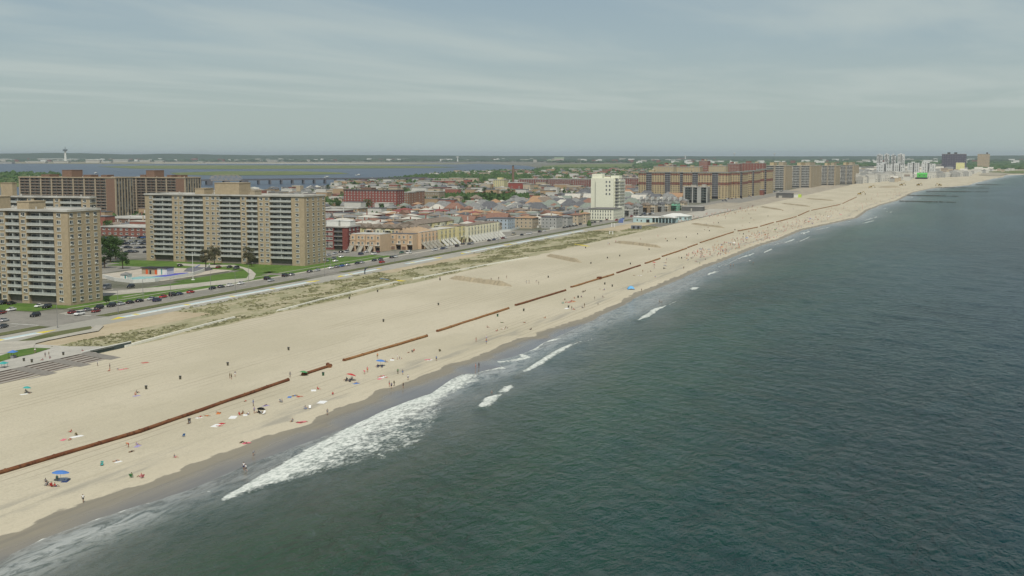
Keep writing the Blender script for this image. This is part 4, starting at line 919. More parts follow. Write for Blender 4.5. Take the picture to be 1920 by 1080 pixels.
# ------------------------------------------------------------ airport
d = 10800; x, y = at(123, 291+F0*H0/d); hA = (291+F0*H0/d-278.5)*d/F0
a = thing('control_tower', 'tall pale airport control tower with wide dark cab on the horizon', 'control tower', (x, y, 0))
b = MB(); b.loft([[(r_*math.cos(k*.7854), r_*math.sin(k*.7854), z) for k in range(8)] for r_, z in ((13, 0), (9, hA*.45), (7.5, hA*.62), (8, hA*.8))]); b.obj('shaft', WHITE, a)
b = MB(); b.loft([[(r_*math.cos(k*.5236), r_*math.sin(k*.5236), z) for k in range(12)] for r_, z in ((9, hA*.8), (20, hA*.86), (21, hA*.93), (12, hA*.96))]); cab = b.obj('cab', mat('cab_glass', (.10,.13,.14), .4, 0), a)
MB().tube((0,0,hA*.97), (0,0,hA*1.12), 2.5, 1.5, 6).obj('antenna', DARK, cab)
for (ua, ub, v, hh, lk) in [(0, 18, 302.5, 26, 'white terminal hall at the far left edge of the airfield'), (70, 122, 302, 26, 'long white terminal roof left of the control tower foot'), (130, 146, 302, 24, 'grey white hall right of the control tower'), (48, 85, 306, 16, 'low pale hangar row in front of the long terminal'), (100, 128, 305.5, 18, 'low pale hall at the control tower foot'), (161, 187, 305.5, 28, 'bright white hangar right of the control tower'),
        (176, 234, 294.3, 8, 'thin pale roof line on the wooded ridge'), (212, 240, 303.5, 22, 'white halls in the middle of the airfield'), (262, 281, 304, 18, 'white low hall towards the meadow'), (290, 306, 304.5, 16, 'small white hangar at the right end of the airfield'), (190, 208, 305.5, 14, 'low grey hall between the white hangars'), (370, 381, 305, 10, 'tiny white shed on the open airfield'), (0, 22, 307, 12, 'low pale pier building at the left edge of the bay'),
        (440, 452, 303, 16, 'small white hall far beyond the marsh'), (488, 520, 303, 16, 'pale hall beyond the main slab'), (735, 760, 300.5, 18, 'white roofed hall beyond the bay'), (1040, 1057, 303.5, 40, 'pale green roofed hangar above the meadow'), (1026, 1040, 304.5, 22, 'long white shed left of the pale green hangar')]:
    if v < 296: continue
    x0, y0 = at(ua, v); x1, y1 = at(ub, v); ln = math.hypot(x1-x0, y1-y0)
    r = thing('airport_hall' if v > 0 and ua < 400 else 'far_hall', lk, 'hall', (x0, y0, 0), math.atan2(y1-y0, x1-x0))
    MB().box(0, 0, 0, ln, 60, hh*.8).obj('wall', CONC, r); b = MB(); b.box(-3, -3, hh*.8, ln+3, 63, hh); b.obj('roof', WHITE if 'green' not in lk else mat('pale_green_roof', (.45,.55,.35)), r)
for (u, v, hh, lk) in [(1193, 298, 75, 'faint pale tower pair on the horizon'), (1285, 301, 60, 'thin pale mast right of centre on the horizon'), (1377, 299, 95, 'faint white water tower on the horizon'), (1452, 299, 92, 'faint white water tower further right on the horizon'), (858, 303, 50, 'two thin masts beyond the bay')]:
    x, y = at(u, v); r = thing('water_tower' if 'water' in lk else 'far_tower', lk, 'tower', (x, y, 0))
    MB().tube((0,0,0), (0,0,hh*.85), 7, 6, 8).obj('shaft', WHITE, r); b = MB(); b.loft([[(r_*math.cos(k*.7854), r_*math.sin(k*.7854), z) for k in range(8)] for r_, z in ((7, hh*.82), (20, hh*.88), (20, hh*.97), (8, hh*1.05))] if 'water' in lk else [[(-10,-10,hh*.8),(10,-10,hh*.8),(10,10,hh*.8),(-10,10,hh*.8)],[(-10,-10,hh),(10,-10,hh),(10,10,hh),(-10,10,hh)]]); b.obj('head', WHITE, r)
# ------------------------------------------------------------ bay bridge
xa, ya = at(330, 347, .5); xb, yb = at(800, 341, .5); ln = math.hypot(xb-xa, yb-ya)
br = thing('rail_bridge', 'long low dark trestle rail bridge with steel truss swing span over the bay', 'bridge', (xa, ya, 0), math.atan2(yb-ya, xb-xa))
STEEL = mat('rusty_grey_steel', (.36,.31,.25), .7, .15); DK = mat('bridge_concrete', (.12,.12,.13), .9, .15)
def lx(u):
    x, y = at(u, 346.4); return ((x-xa)*(xb-xa)+(y-ya)*(yb-ya))/ln
a0, a1 = lx(391), lx(463)
b = MB(); b.box(0, -4, 8.4, a0, 4, 10.8); b.box(a1, -4, 8.4, ln, 4, 10.8); b.box(0, -4.2, 10.8, a0, -3.9, 12); b.box(a1, -4.2, 10.8, ln, -3.9, 12); b.obj('deck', DK, br)
k = 0
while k*26 < ln:
    x = k*26; k += 1
    if a0-6 < x < a1+6: continue
    b = MB(); b.box(x-1.6, -4.5, -2, x+1.6, 4.5, 8.4); b.obj('pier', DK, br)
for x in (a0-3, (a0+a1)/2, a1+3): b = MB(); b.box(x-6, -7, -2, x+6, 7, 8); b.obj('truss_pier', DK, br)
tb = MB(); n = 12; w = (a1-a0)/n
for sy in (-4.5, 4.5):
    for i in range(n):
        x = a0+i*w; h1 = 19 if i < n/2 else 20; hz = lambda j: 10+10.5*min(1, .35+min(j, n-j)/2.2)
        tb.tube((x, sy, 9), (x+w, sy, 9), .42, .42, 4); tb.tube((x, sy, hz(i)), (x+w, sy, hz(i+1)), .38, .38, 4)
        tb.tube((x, sy, 9), (x, sy, hz(i)), .28, .28, 4); tb.tube((x, sy, hz(i) if i % 2 else 9), (x+w, sy, 9 if i % 2 else hz(i+1)), .28, .28, 4)
tb.box(a0, -4.4, 8.2, a1, 4.4, 9); tb.obj('truss', STEEL, br)
for (u, v) in [(180, 325), (613, 333), (672, 329), (482, 356)]:
    x, y = at(u, v, .5); r = thing('boat', 'small white boat on the bay', 'boat', (x, y, .5), R.uniform(0, 3), {180:'far left above the brown slabs', 613:'directly above the right end of the main slab', 672:'right of the other boats, trailing a wake', 482:'just above the roof of the main slab'}[u])
    b = MB(); b.loft([[(-9,-1,.2),(-9,1,.2),(-9,2.2,2),(-9,-2.2,2)], [(3,-1.2,.2),(3,1.2,.2),(3,2.5,2.2),(3,-2.5,2.2)], [(10,-.1,.4),(10,.1,.4),(10,.2,2.8),(10,-.2,2.8)]]); b.obj('hull', WHITE, r)
    MB().box(-4, -1.6, 2, 3, 1.6, 4.4).obj('cabin', WHITE, r)
# ------------------------------------------------------------ vehicles
CARC = {'black': (.015,.016,.018), 'dark grey': (.06,.062,.066), 'silver': (.38,.39,.39), 'white': (.68,.68,.65), 'dark red': (.16,.02,.02), 'red': (.35,.03,.025), 'dark blue': (.025,.035,.08), 'blue': (.04,.10,.28), 'grey': (.18,.185,.19), 'green': (.04,.12,.07), 'beige': (.40,.36,.27)}
CM = {k: mat('car_paint_'+k.replace(' ', '_'), v, .22, 0, spec=.6) for k, v in CARC.items()}
CGL = mat('car_glass', (.02,.024,.028), .06, 0, spec=.8); HL = mat('headlight_lens', (.7,.7,.65), .1, 0); TL = mat('tail_light_lens', (.35,.02,.02), .2, 0); RIM = mat('wheel_rim', (.4,.4,.4), .3, 0, .7)
def section(x, hw, z0, z1, c_=.12): return [(x,-hw+c_,z0),(x,hw-c_,z0),(x,hw,z0+c_),(x,hw,z1-c_),(x,hw-c_*1.2,z1),(x,-hw+c_*1.2,z1),(x,-hw,z1-c_),(x,-hw,z0+c_)]
def carbody(kind_):
    if kind_ == 'sedan': lo = [(-2.3,.78,.35,.78),(-2.15,.88,.28,.92),(-1.2,.91,.25,.96),(.9,.91,.25,.93),(1.9,.87,.27,.80),(2.3,.74,.35,.62)]; gh = [(-1.75,.70,.94,.95),(-1.05,.64,.94,1.42),(.25,.64,.94,1.44),(1.05,.72,.93,.94)]; wx = 1.42
    elif kind_ == 'suv': lo = [(-2.4,.84,.45,1.0),(-2.3,.95,.35,1.12),(-1.2,.97,.32,1.14),(1.0,.97,.32,1.10),(2.1,.93,.36,1.0),(2.42,.82,.45,.8)]; gh = [(-2.28,.80,1.1,1.12),(-2.0,.76,1.1,1.78),(.4,.76,1.1,1.8),(1.15,.82,1.08,1.1)]; wx = 1.5
    else: lo = [(-2.7,.95,.45,1.3),(-2.65,1.0,.35,1.35),(0,1.0,.32,1.35),(1.6,1.0,.32,1.3),(2.4,.95,.4,1.05),(2.7,.85,.5,.85)]; gh = [(-2.65,.94,1.3,2.1),(-2.5,.92,1.3,2.2),(1.2,.9,1.3,2.2),(1.9,.92,1.28,1.3)]; wx = 1.75
    body = MB(); body.loft([section(*p) for p in lo])
    gl = MB(); gl.loft([[(x,-hw-.05,z0),(x,hw+.05,z0),(x,hw-.04,z1),(x,-hw+.04,z1)] for x, hw, z0, z1 in gh])
    (x1, h1, _, z1), (x2, h2, _, z2) = gh[1], gh[2]
    body.box(x1+.02, -h1+.02, z1-.02, x2-.02, h1-.02, z1+.05)
    for x in (x1+.02, (x1+x2)/2, x2-.08):
        for s_ in (-1, 1): body.add([(x, s_*(h1+.03), lo[2][3]-.02), (x+.09, s_*(h1+.03), lo[2][3]-.02), (x+.09, s_*(h1-.02), z1), (x, s_*(h1-.02), z1)], [(0,1,2,3)])
    if kind_ == 'van': body.box(-2.5, -.96, 1.3, -1.0, .96, 2.19)
    return body, gl, wx, lo
CP_ = {}
def carproto(k):
    body, gl, wx, lo = carbody(k); nm = {'sedan': 'parked_sedan', 'suv': 'parked_suv', 'van': 'parked_van'}[k]
    r = link(nm, None); r.location = (0, 0, -50)
    body.obj('body', CM['black'], r); gl.obj('window', CGL, r)
    wr = .33 if k == 'sedan' else .38
    for sx in (-wx, wx):
        for sy in (-1, 1):
            y0 = sy*(lo[2][1]-.2); w = MB().tube((0, -sy*.0, 0), (0, sy*.22, 0), wr, wr, 14).obj('wheel', BLACK, r, (sx, y0, wr)); MB().tube((0, sy*.2, 0), (0, sy*.235, 0), wr*.6, wr*.55, 10).obj('rim', RIM, w)
    for sy in (-1, 1):
        MB().box(lo[-1][0]-.08, sy*.6-.15, lo[-1][3]-.2, lo[-1][0]+.02, sy*.6+.15, lo[-1][3]-.06).obj('headlight', HL, r)
        MB().box(lo[0][0]-.03, sy*.65-.12, lo[0][3]-.22, lo[0][0]+.06, sy*.65+.12, lo[0][3]-.06).obj('tail_light', TL, r)
    PROTOS.append(proto(r)); CP_[k] = r
    # far version, one mesh
    f = MB(); f.v, f.f, f.m = list(body.v), list(body.f), [0]*len(body.f); o = len(f.v); f.add(gl.v, gl.f, 1)
    for sx in (-wx, wx):
        for sy in (-1, 1): f.tube((sx, sy*(lo[2][1]-.2), wr), (sx, sy*(lo[2][1]+.02), wr), wr, wr, 8, 2)
    CP_[k+'f'] = f.mesh('far_'+k, [CM['black'], CGL, BLACK])
for k in ('sedan', 'suv', 'van'): carproto(k)
def car(x, y, col, k='sedan', rz=0, zone='', z=.06, group='cars parked and driving', far=False):
    rz += math.pi if R.random() < .5 else 0; rz += R.uniform(-.03, .03); lk = f'{col} {k}'
    if far: o = link('parked_'+k, CP_[k+'f'], None, (x, y, z), rz, [CM[col], CGL, BLACK]); return tag(o, lk, 'car' if k != 'van' else 'van', zone, group)
    return clone(CP_[k], (x, y, z), rz, lk, 'car' if k != 'van' else 'van', zone, group, {CM['black'].name: CM[col]})
K1 = [(5,571,'black','suv'),(22,571,'black','sedan'),(21,583,'white','sedan'),(3,589,'dark red','sedan'),(73,576,'white','sedan'),(88,578,'black','suv'),(66,594,'black','suv'),(8,603,'silver','sedan'),(6,615,'dark grey','sedan'),
      (152,589,'dark red','sedan'),(162,592,'white','suv'),(178,584,'grey','sedan'),(194,580,'black','suv'),(201,587,'dark red','sedan'),(219,576,'black','suv'),(240,573,'silver','sedan'),(258,570,'black','sedan'),(277,567,'black','sedan'),(294,563,'silver','sedan'),(305,566,'dark blue','suv'),(314,559,'red','sedan'),(337,556,'black','suv'),(351,554,'dark blue','sedan'),(366,550,'red','sedan'),
      (408,543,'black','sedan'),(422,540,'dark grey','sedan'),(437,537,'white','sedan'),(456,533.5,'white','sedan'),(510,525,'black','suv'),(516,528,'silver','sedan'),(540,519,'black','suv'),(553,517,'grey','sedan'),(587,511,'dark grey','sedan'),(599,508.5,'silver','sedan'),(621,504,'white','sedan'),(632,502,'grey','sedan'),(643,500.5,'blue','sedan'),(652,498.5,'silver','sedan'),(674,495.5,'black','sedan'),(684,494,'silver','sedan'),(707,490,'black','sedan'),(720,488,'dark grey','sedan'),(735,484,'black','sedan'),(745,483,'white','sedan')]
for u, v, c_, k in K1:
    x, y = at(u, v); z = 'parked along the avenue kerb' if u > 130 else 'at the crossing by the left slab'
    if u > 130: y = 338.6 if u not in (162, 201, 305, 516) else 332.5
    car(x, y, c_, k, 0 if u > 130 else R.choice([0, .1]), z)
x, y = at(737, 494); car(x, 323.2+5.2, 'red', 'suv', 0, 'driving alone past the painted lane')
for u, v, c_, k in [(200,542,'grey','van'),(245,540,'black','suv'),(410,503,'dark red','sedan'),(430,503,'black','sedan'),(443,505,'dark grey','suv'),(338,500,'black','sedan')]:
    x, y = at(u, v); car(x, y, c_, k, .1, 'on the drive around the playground', .15)
K2 = [(607,484,'dark grey','sedan'),(616,480,'silver','sedan'),(628,477,'silver','sedan'),(640,474,'black','sedan'),(650,474,'silver','suv'),(626,486,'grey','sedan'),(629,491,'white','sedan'),(612,491,'silver','sedan'),(640,483,'white','sedan'),(677,478,'dark blue','suv'),(687,474,'silver','sedan'),(701,478,'white','suv'),(708,474,'dark red','sedan'),(767,476,'white','van'),(753,475,'green','sedan'),(817,470,'white','suv'),(831,471,'white','sedan'),(836,466,'white','sedan'),(843,468,'dark blue','sedan'),(853,467.5,'silver','sedan'),(864,463,'black','suv'),(868,459,'black','sedan'),(882,459,'dark grey','sedan'),(889,458,'silver','sedan'),(924,452.5,'black','sedan'),(932,451,'dark blue','sedan'),(941,450,'white','sedan'),(950,448,'dark red','sedan'),(957,447.5,'white','sedan'),(963,441,'beige','van'),(989,442,'black','sedan'),(999,440,'white','sedan'),(1006,439,'white','sedan'),(1021,436,'black','suv'),(1029,434.5,'white','sedan'),(934,431,'white','sedan'),(990,427.5,'white','sedan'),(1058,428,'black','sedan'),(1064,427,'dark grey','sedan'),(1070,426,'black','sedan'),(1076,425,'dark grey','sedan'),(1082,424,'black','sedan'),(1088,422,'black','suv'),(1111,419,'black','sedan'),(1118,418,'black','sedan'),(1130,416,'dark grey','sedan'),(1138,413,'dark red','sedan'),(1147,411,'dark red','sedan')]
for u, v, c_, k in K2:
    x, y = at(u, v); car(x, max(y, 338.5) if u > 800 and u < 1200 and y < 345 else y, c_, k, 0, 'by the peach houses' if u < 780 else 'parked along the far part of the avenue', .065)
cols = list(CARC)
for row, (va, s_a) in enumerate([(453, 0), (459, 0), (466, 0), (474, 0), (447, 0)]):
    for k in range(13):
        u = 200+k*6.2+R.uniform(-1, 1)
        if R.random() < .25 or u > 276: continue
        x, y = at(u, va+R.uniform(-.6, .6)); car(x, y, R.choices(cols, [5,4,4,4,1,1,2,1,3,0,1])[0], R.choice(['sedan', 'suv']), 0, 'in the car park behind the left slab', .05, far=True)
for k in range(70):
    x = R.choice([R.uniform(1160, 1400), R.uniform(1690, 2240), R.uniform(1690, 2240)]); y = R.choice([342.0, 338, 328, 334] if x > 1500 else [337, 343, 330])+R.uniform(-.4, .4)
    if free(x, y): car(x, y, R.choices(cols, [5,4,4,5,1,1,2,1,3,0,1])[0], R.choice(['sedan', 'suv']), 0, 'in the far parking strip', .07, far=True)
for k in range(60):
    x = R.uniform(870, 1500); y = R.choice([R.uniform(420, 700)]); xr = 850+52*round((x-850)/52)-9.5+R.choice([-2.6, 2.6])
    if free(xr, y) and inview(xr, y): car(xr, y, R.choices(cols, [5,4,4,5,1,1,2,1,3,0,1])[0], R.choice(['sedan', 'suv']), math.pi/2, 'in the side streets', .02, far=True)
# ------------------------------------------------------------ street furniture
lp = link('street_lamp', None); lp.location = (0, 0, -50)
LPM = mat('lamp_pole_paint', (.20,.20,.19), .5, .05)
MB().tube((0,0,0), (0,0,9), .11, .07, 8).obj('pole', LPM, lp); MB().tube((0,0,.0), (0,0,.7), .2, .18, 8).obj('base', LPM, lp); a_ = MB().tube((0,0,8.9), (0,-2.2,9.4), .05, .04, 6).obj('arm', LPM, lp); MB().box(-.15, -2.9, 9.33, .15, -2.1, 9.5).obj('lamp_head', CONC, a_)
PROTOS.append(proto(lp))
for k in range(19):
    x = 408+k*42; clone(lp, (x, 342.2 if k % 2 else 322.5, .1), 0 if k % 2 else math.pi, 'slim grey street lamp', 'street lamp', 'along the avenue kerb' if k % 2 else 'beside the painted lane', 'street lamps of the avenue')
for (u, v) in [(108, 615), (137, 565), (320, 560), (395, 545)]:
    x, y = at(u, v); clone(lp, (x, y, .1), .5, 'slim grey street lamp', 'street lamp', 'near the crossing and playground drive', 'street lamps of the avenue')
x, y = at(362, 525); fp_ = thing('flagpole', 'tall white flagpole by the playground wall', 'flagpole', (x, y, 0)); MB().tube((0,0,.3), (0,0,14), .16, .09, 10).obj('pole', WHITE, fp_); MB().tube((0,0,0), (0,0,.35), 1.0, .9, 14).obj('base', WHITE, fp_); MB().tube((0,0,14), (0,0,14.3), .16, .05, 8).obj('finial', WHITE, fp_)
# ------------------------------------------------------------ playground
PAD = rect('playground_paving', 520, 384, 585, 436, .11, groundmat('playground_concrete', [(.40,.36,.29), (.44,.40,.33)], .1, .6))
sheet('splash_pad', [at(u, v) for u, v in [(283,519),(300,517),(322,513.5),(350,511.5),(358,513),(335,518),(315,522),(285,523.5)]], .15, mat('deep_blue_paint', (.07,.075,.36), .6, .08))
sheet('splash_pad', [at(u, v) for u, v in [(240,522),(262,519),(283,519),(315,519.5),(320,521.5),(300,523),(270,525),(245,525)]], .17, mat('aqua_paint', (.24,.42,.40), .6, .08))
wp = [(193,521),(215,527),(250,531),(290,528.5),(330,522.5),(360,517.5),(380,511),(392,504),(393,499)]
pw = thing('playground_wall', 'long curved white wall around the playground', 'wall', (*at(290, 528), 0)); b = MB(); ox, oy = pw.location.x, pw.location.y
sm = []
for i in range(len(wp)-1):
    for k in range(4): f = k/4; sm.append(at(wp[i][0]*(1-f)+wp[i+1][0]*f, wp[i][1]*(1-f)+wp[i+1][1]*f))
for i in range(len(sm)-1):
    p, q_ = sm[i], sm[i+1]; dx, dy = q_[0]-p[0], q_[1]-p[1]; l = math.hypot(dx, dy)+1e-6; nx, ny = -dy/l*.2, dx/l*.2; hh = 1.8
    b.loft([[(p[0]-ox-nx,p[1]-oy-ny,0),(p[0]-ox+nx,p[1]-oy+ny,0),(p[0]-ox+nx,p[1]-oy+ny,hh),(p[0]-ox-nx,p[1]-oy-ny,hh)],[(q_[0]-ox-nx,q_[1]-oy-ny,0),(q_[0]-ox+nx,q_[1]-oy+ny,0),(q_[0]-ox+nx,q_[1]-oy+ny,hh),(q_[0]-ox-nx,q_[1]-oy-ny,hh)]])
b.obj('wall', WHITE, pw)
x, y = at(266, 514); pb = thing('comfort_station', 'small buff brick playground building with orange doors and white tiled end', 'building', (x, y, 0), -math.pi/2); 
MB().box(0, 0, 0, 10, 7, 3.2).obj('wall', BEIGE2, pb); MB().box(10, -.1, 0, 16, 6, 3.6).obj('white_wing', WHITE, pb); b = MB(); b.box(-.4, -.5, 3.2, 9.98, 7.4, 3.6); b.box(9.98, -.6, 3.6, 16.5, 6.6, 3.95); b.obj('roof', DARK, pb)
for xx in (2.6, 8.4): MB().box(xx, -.16, 0, xx+1.3, -.0, 2.5).obj('door', mat('orange_paint', (.55,.10,.03), .6, .05), pb)
MB().box(5, -.12, 0, 6, 0, 2.3).obj('doorway', DARK, pb); MB().box(12.4, -.2, .2, 13, -.1, 3.2).obj('column', mat('teal_paint', (.05,.25,.25)), pb)
x, y = at(226, 524); kb = thing('play_hut', 'small white hut with grey pitched roof left of the splash pad', 'hut', (x, y, 0), -math.pi/2); MB().box(0, 0, 0, 4, 4, 2.6).obj('wall', WHITE, kb); b = MB(); b.hip(0, 0, 4, 4, 2.6, 1.2); b.obj('roof', RC[2], kb); MB().box(2.6, -.06, 0, 3.4, 0, 2).obj('door', mat('teal_paint', (.05,.25,.25)), kb)
x, y = at(372, 508); sr = thing('skate_ramps', 'grey and dark concrete play mounds inside the curved wall', 'ramp', (x, y, 0)); b = MB(); b.add([(-7,-5,0),(7,-5,0),(7,5,0),(-7,5,0),(-3,-5,1.8),(3,-5,1.8),(3,5,1.8),(-3,5,1.8)], [(0,1,5,4),(1,2,6,5),(2,3,7,6),(3,0,4,7),(4,5,6,7)]); b.obj('mound', mat('grey_rubber', (.13,.13,.14), .7, .15), sr); MB().tube((-6,3,.1), (6,3,2.8), .2, .2, 6).obj('rail', mat('blue_paint', (.10,.13,.4)), sr)
# ------------------------------------------------------------ plaza and stepped seating, lower left
b = MB(); b.add([(120,262,1.25),(329,262,1.25),(329,280,.3),(120,280,.3),(120,305,.2),(329,305,.2)], [(0,1,2,3),(3,2,5,4)]); structure(b, 'plaza', groundmat('plaza_paving', [(.38,.365,.315), (.43,.41,.355), (.35,.335,.29)], .08, .5))
sheet('lawn', [at(u, v, .2) for u, v in [(-120,705),(0,668),(30,658),(60,653),(95,654),(60,665),(20,673),(-120,720)]], .40, GRASS)
sheet('path', [at(u, v) for u, v in [(-120,655),(0,665),(60,657),(70,641),(64,640),(-120,650)]][::-1], .36, PAVE)
sheet('verge', [at(u, v) for u, v in [(20,645),(60,646),(175,620),(170,613),(95,625)]], .34, VERGE)
sheet('path', [at(u, v) for u, v in [(66,646),(90,640),(140,630),(185,622),(195,612),(180,611),(170,619),(120,629),(66,640)]], .38, PAVE)
st = thing('stepped_seating', 'long grey brown stepped seating down to the sand at the lower left', 'steps', (0, 262, 0)); WOOD = mat('weathered_wood', (.17,.135,.11), .9, .2, .6); x1 = S(188, 262)-4
TREAD = mat('worn_grey_tread', (.30,.275,.235), .9, .15, .5)
for k in range(6):
    zt = 1.25-.2*(k+1)
    b = MB(); b.box(-40, -2.0*(k+1), -.5, x1-k*.6, -2.0*k, zt); b.obj('step', WOOD, st)
    b = MB(); b.box(-40, -2.0*(k+1)-.04, zt-.09, x1-k*.6, -2.0*k-.75, zt+.02); b.obj('tread', TREAD, st)
for xx in (S(52, 256), S(120, 256), S(178, 256)):
    b = MB(); b.add([(xx,0,1.3),(xx+5,0,1.3),(xx+5,-12.4,.12),(xx,-12.4,.12),(xx,0,-.3),(xx+5,0,-.3),(xx+5,-12.4,-.3),(xx,-12.4,-.3)], [(0,1,2,3),(0,4,5,1),(1,5,6,2),(2,6,7,3),(3,7,4,0)]); b.obj('stair_flight', mat('grey_step', (.20,.185,.16), .9, .15), st)
lw = thing('low_wall', 'low white topped dark wall at the end of the stepped seating', 'wall', (x1, 262.3, 0)); MB().box(0, 0, -.3, 20, .35, 1.5).obj('wall', mat('dark_green_wall', (.06,.08,.075), .8, .1), lw); MB().box(-4, -.05, 1.5, 20.1, .45, 1.7).obj('coping', WHITE, lw)
# white edge fence along the dunes
fpx = [(234,652),(300,634),(400,607),(440,597),(520,585),(600,564),(700,540),(745,530),(775,524),(800,520),(900,500),(990,484),(1040,474),(1080,464)]
for (i0, i1, lk) in [(0, 3, 'low white board edging the dune grass, nearest stretch'), (4, 7, 'low white board edging the dune grass, middle stretch'), (8, 11, 'low white board edging the dune grass, far stretch')]:
    p = [at(*q_) for q_ in fpx[i0:i1+1]]; r = thing('sand_barrier', lk, 'barrier', (p[0][0], p[0][1], 0))
    for k in range(len(p)-1):
        a_, c_ = p[k], p[k+1]; b = MB(); ax, ay, bx, by = a_[0]-p[0][0], a_[1]-p[0][1], c_[0]-p[0][0], c_[1]-p[0][1]
        b.loft([[(ax,ay-.35,-.1),(ax,ay+.35,-.1),(ax,ay+.3,.8),(ax,ay-.3,.8)], [(bx,by-.35,-.1),(bx,by+.35,-.1),(bx,by+.3,.8),(bx,by-.3,.8)]]); b.obj('board', mat('bright_white_board', (.72,.70,.60), .8, .08), r)
# dune grass, uncountable
gg = np.random.default_rng(5); n = 26000
gx = gg.uniform(322, 1080, n); gy = gg.uniform(264, 307, n)
f_ = sines(gx, gy*3.2, 60, 7, 21)+.7*sines(gx, gy*2.5, 22, 7, 22)
keep = (f_ > gg.uniform(-.5, 1.7, n)) & ~((gx < 420) & (gy > 286)) & ~((gx > 600) & (gx < 740) & (gy > 296)) & ~((gx > 1000) & (gy > 283)); gx, gy = gx[keep], gy[keep]; n = len(gx)
a_ = gg.uniform(0, 6.28, n); w_ = gg.uniform(.35, .9, n); h_ = gg.uniform(.2, .55, n); V = []
for j in range(2):
    cx_, sy_ = np.cos(a_+j*1.57)*w_, np.sin(a_+j*1.57)*w_
    V.append(np.stack([np.stack([gx-cx_, gy-sy_, 0*gx], 1), np.stack([gx+cx_, gy+sy_, 0*gx], 1), np.stack([gx+cx_*1.2+gg.normal(0, .15, n), gy+sy_*1.2, h_], 1), np.stack([gx-cx_*.8, gy-sy_*.8+gg.normal(0, .15, n), h_*.8], 1)], 1).reshape(-1, 3))
V = np.concatenate(V); me = bpy.data.meshes.new('dune_grass'); me.from_pydata(V.tolist(), [], np.arange(len(V)).reshape(-1, 4).tolist()); me.materials.append(mat('dune_grass_blades', (.23,.225,.125), .9, .3, .08))
tag(kind(link('dune_grass', me), 'stuff'), 'patchy olive dune grass between the promenade and the sand', 'grass')
# ------------------------------------------------------------ sand ridges
for i, (p0, p1) in enumerate([((842,522),(962,538)), ((1025,480),(1090,493)), ((1152,455),(1242,465)), ((1295,420),(1360,428)), ((1425,388),(1470,395)), ((1465,382),(1520,388)), ((1510,373),(1565,377))]):
    a_ = Vector((*at(*p0), 0)); c_ = Vector((*at(*p1), 0)); d_ = (c_-a_).normalized(); nn = Vector((-d_.y, d_.x, 0)); L = (c_-a_).length; b = MB(); rings = []; g3 = random.Random(i)
    for k in range(41):
        f = k/40; p = a_.lerp(c_, f)+nn*g3.uniform(-.25, .25); e = min(1, f*7, (1-f)*7); w = (2.4+g3.uniform(-.3, .3))*(.3+.7*e); h = (2.0 if i < 3 else 1.5)*e*g3.uniform(.8, 1.1)+.06
        rings.append([tuple(p-nn*w+Vector((0,0,-.1))), tuple(p-nn*w*.35+Vector((0,0,h))), tuple(p+nn*w*.35+Vector((0,0,h*.96))), tuple(p+nn*w+Vector((0,0,-.1)))])
    b.loft(rings); structure(b, 'sand_ridge', mat('ridge_sand', (.335,.285,.195), .95, .12, .4, bump=.4))
# ------------------------------------------------------------ rusty pipeline
RUST = groundmat('rusty_steel', [(.135,.050,.024), (.18,.078,.036), (.065,.03,.018)], .25, 1.1, .3, .8); RUST2 = groundmat('pale_rusty_steel', [(.235,.115,.045), (.275,.15,.065), (.15,.062,.027)], .25, 1.1, .3, .8)
PP = [((-90,917),(262,812),'longest dark rusty pipe run, leaving the photo at the left edge'),((262,812),(540,715),'dark rusty pipe run in the foreground ending before the green umbrella'),((568,705),(620,688),'short dark rusty pipe lying between two longer runs'),((645,678),(800,632),'light rusty pipe run above the blue umbrella'),((820,623),(953,580),'rusty pipe run with a green bin at its middle'),((967,574),(1060,546),'straight rusty pipe run right of the bin'),
      ((1071,540),(1150,516),'rusty pipe run with a thick joint, above the group of sunbathers'),((1157,513),(1200,499),'short rusty pipe run before the beach curve'),((1210,495),(1237,486),'very short rusty pipe piece'),((1242,482),(1287,467),'rusty pipe piece below the third sand ridge'),((1290,465),(1307,459),'shortest rusty pipe piece in the far line'),((1313,456),(1375,436),'dull rusty pipe run with dark stained sand'),((1384,434),(1420,427),'far dull pipe run, first beyond the stained sand'),((1426,425),(1450,418),'far dull pipe run, second beyond the stained sand'),((1456,417),(1493,407),'far dull pipe run at the crowded sand'),((1497,405),(1517,396),'far dull pipe piece crossing the last ridges'),((1522,395),(1575,384),'far dull pipe run towards the excavator'),((1580,382),(1606,370),'last pipe run ending at the excavator')]
for i, (p0, p1, lk) in enumerate(PP):
    a_ = Vector((*at(*p0), .45)); c_ = Vector((*at(*p1), .45)); ra = .46; d_ = c_-a_
    r = thing('steel_pipe', lk, 'pipe', tuple(a_), math.atan2(d_.y, d_.x), '', 'pipes laid along the beach'); L = d_.length
    nseg = max(1, round(L/12)); b = MB(); pts = [(L*k/nseg, R.uniform(-.12, .12) if 0 < k < nseg else 0, 0) for k in range(nseg+1)]
    b.loft([[(p[0], p[1]+ra*math.cos(q_*.5236), p[2]+ra*math.sin(q_*.5236)) for q_ in range(12)] for p in pts]); b.obj('pipe_body', RUST if i in (0, 1, 2, 5, 7) else RUST2, r)
    if L < 250:
        for k in range(nseg+1): b = MB(); b.tube((pts[k][0]-.12, pts[k][1], 0), (pts[k][0]+.12, pts[k][1], 0), ra+.07, ra+.07, 12); b.obj('flange', RUST, r)
    if i == 6: MB().box(L*.62, -.9, -.4, L*.62+3, .9, .95).obj('joint_housing', RUST, r)
    if i == 2: b = MB(); b.tube((L-2.2, -.9, .1), (L+.4, 1.2, .2), .6, .6, 8); b.obj('elbow', RUST, r)
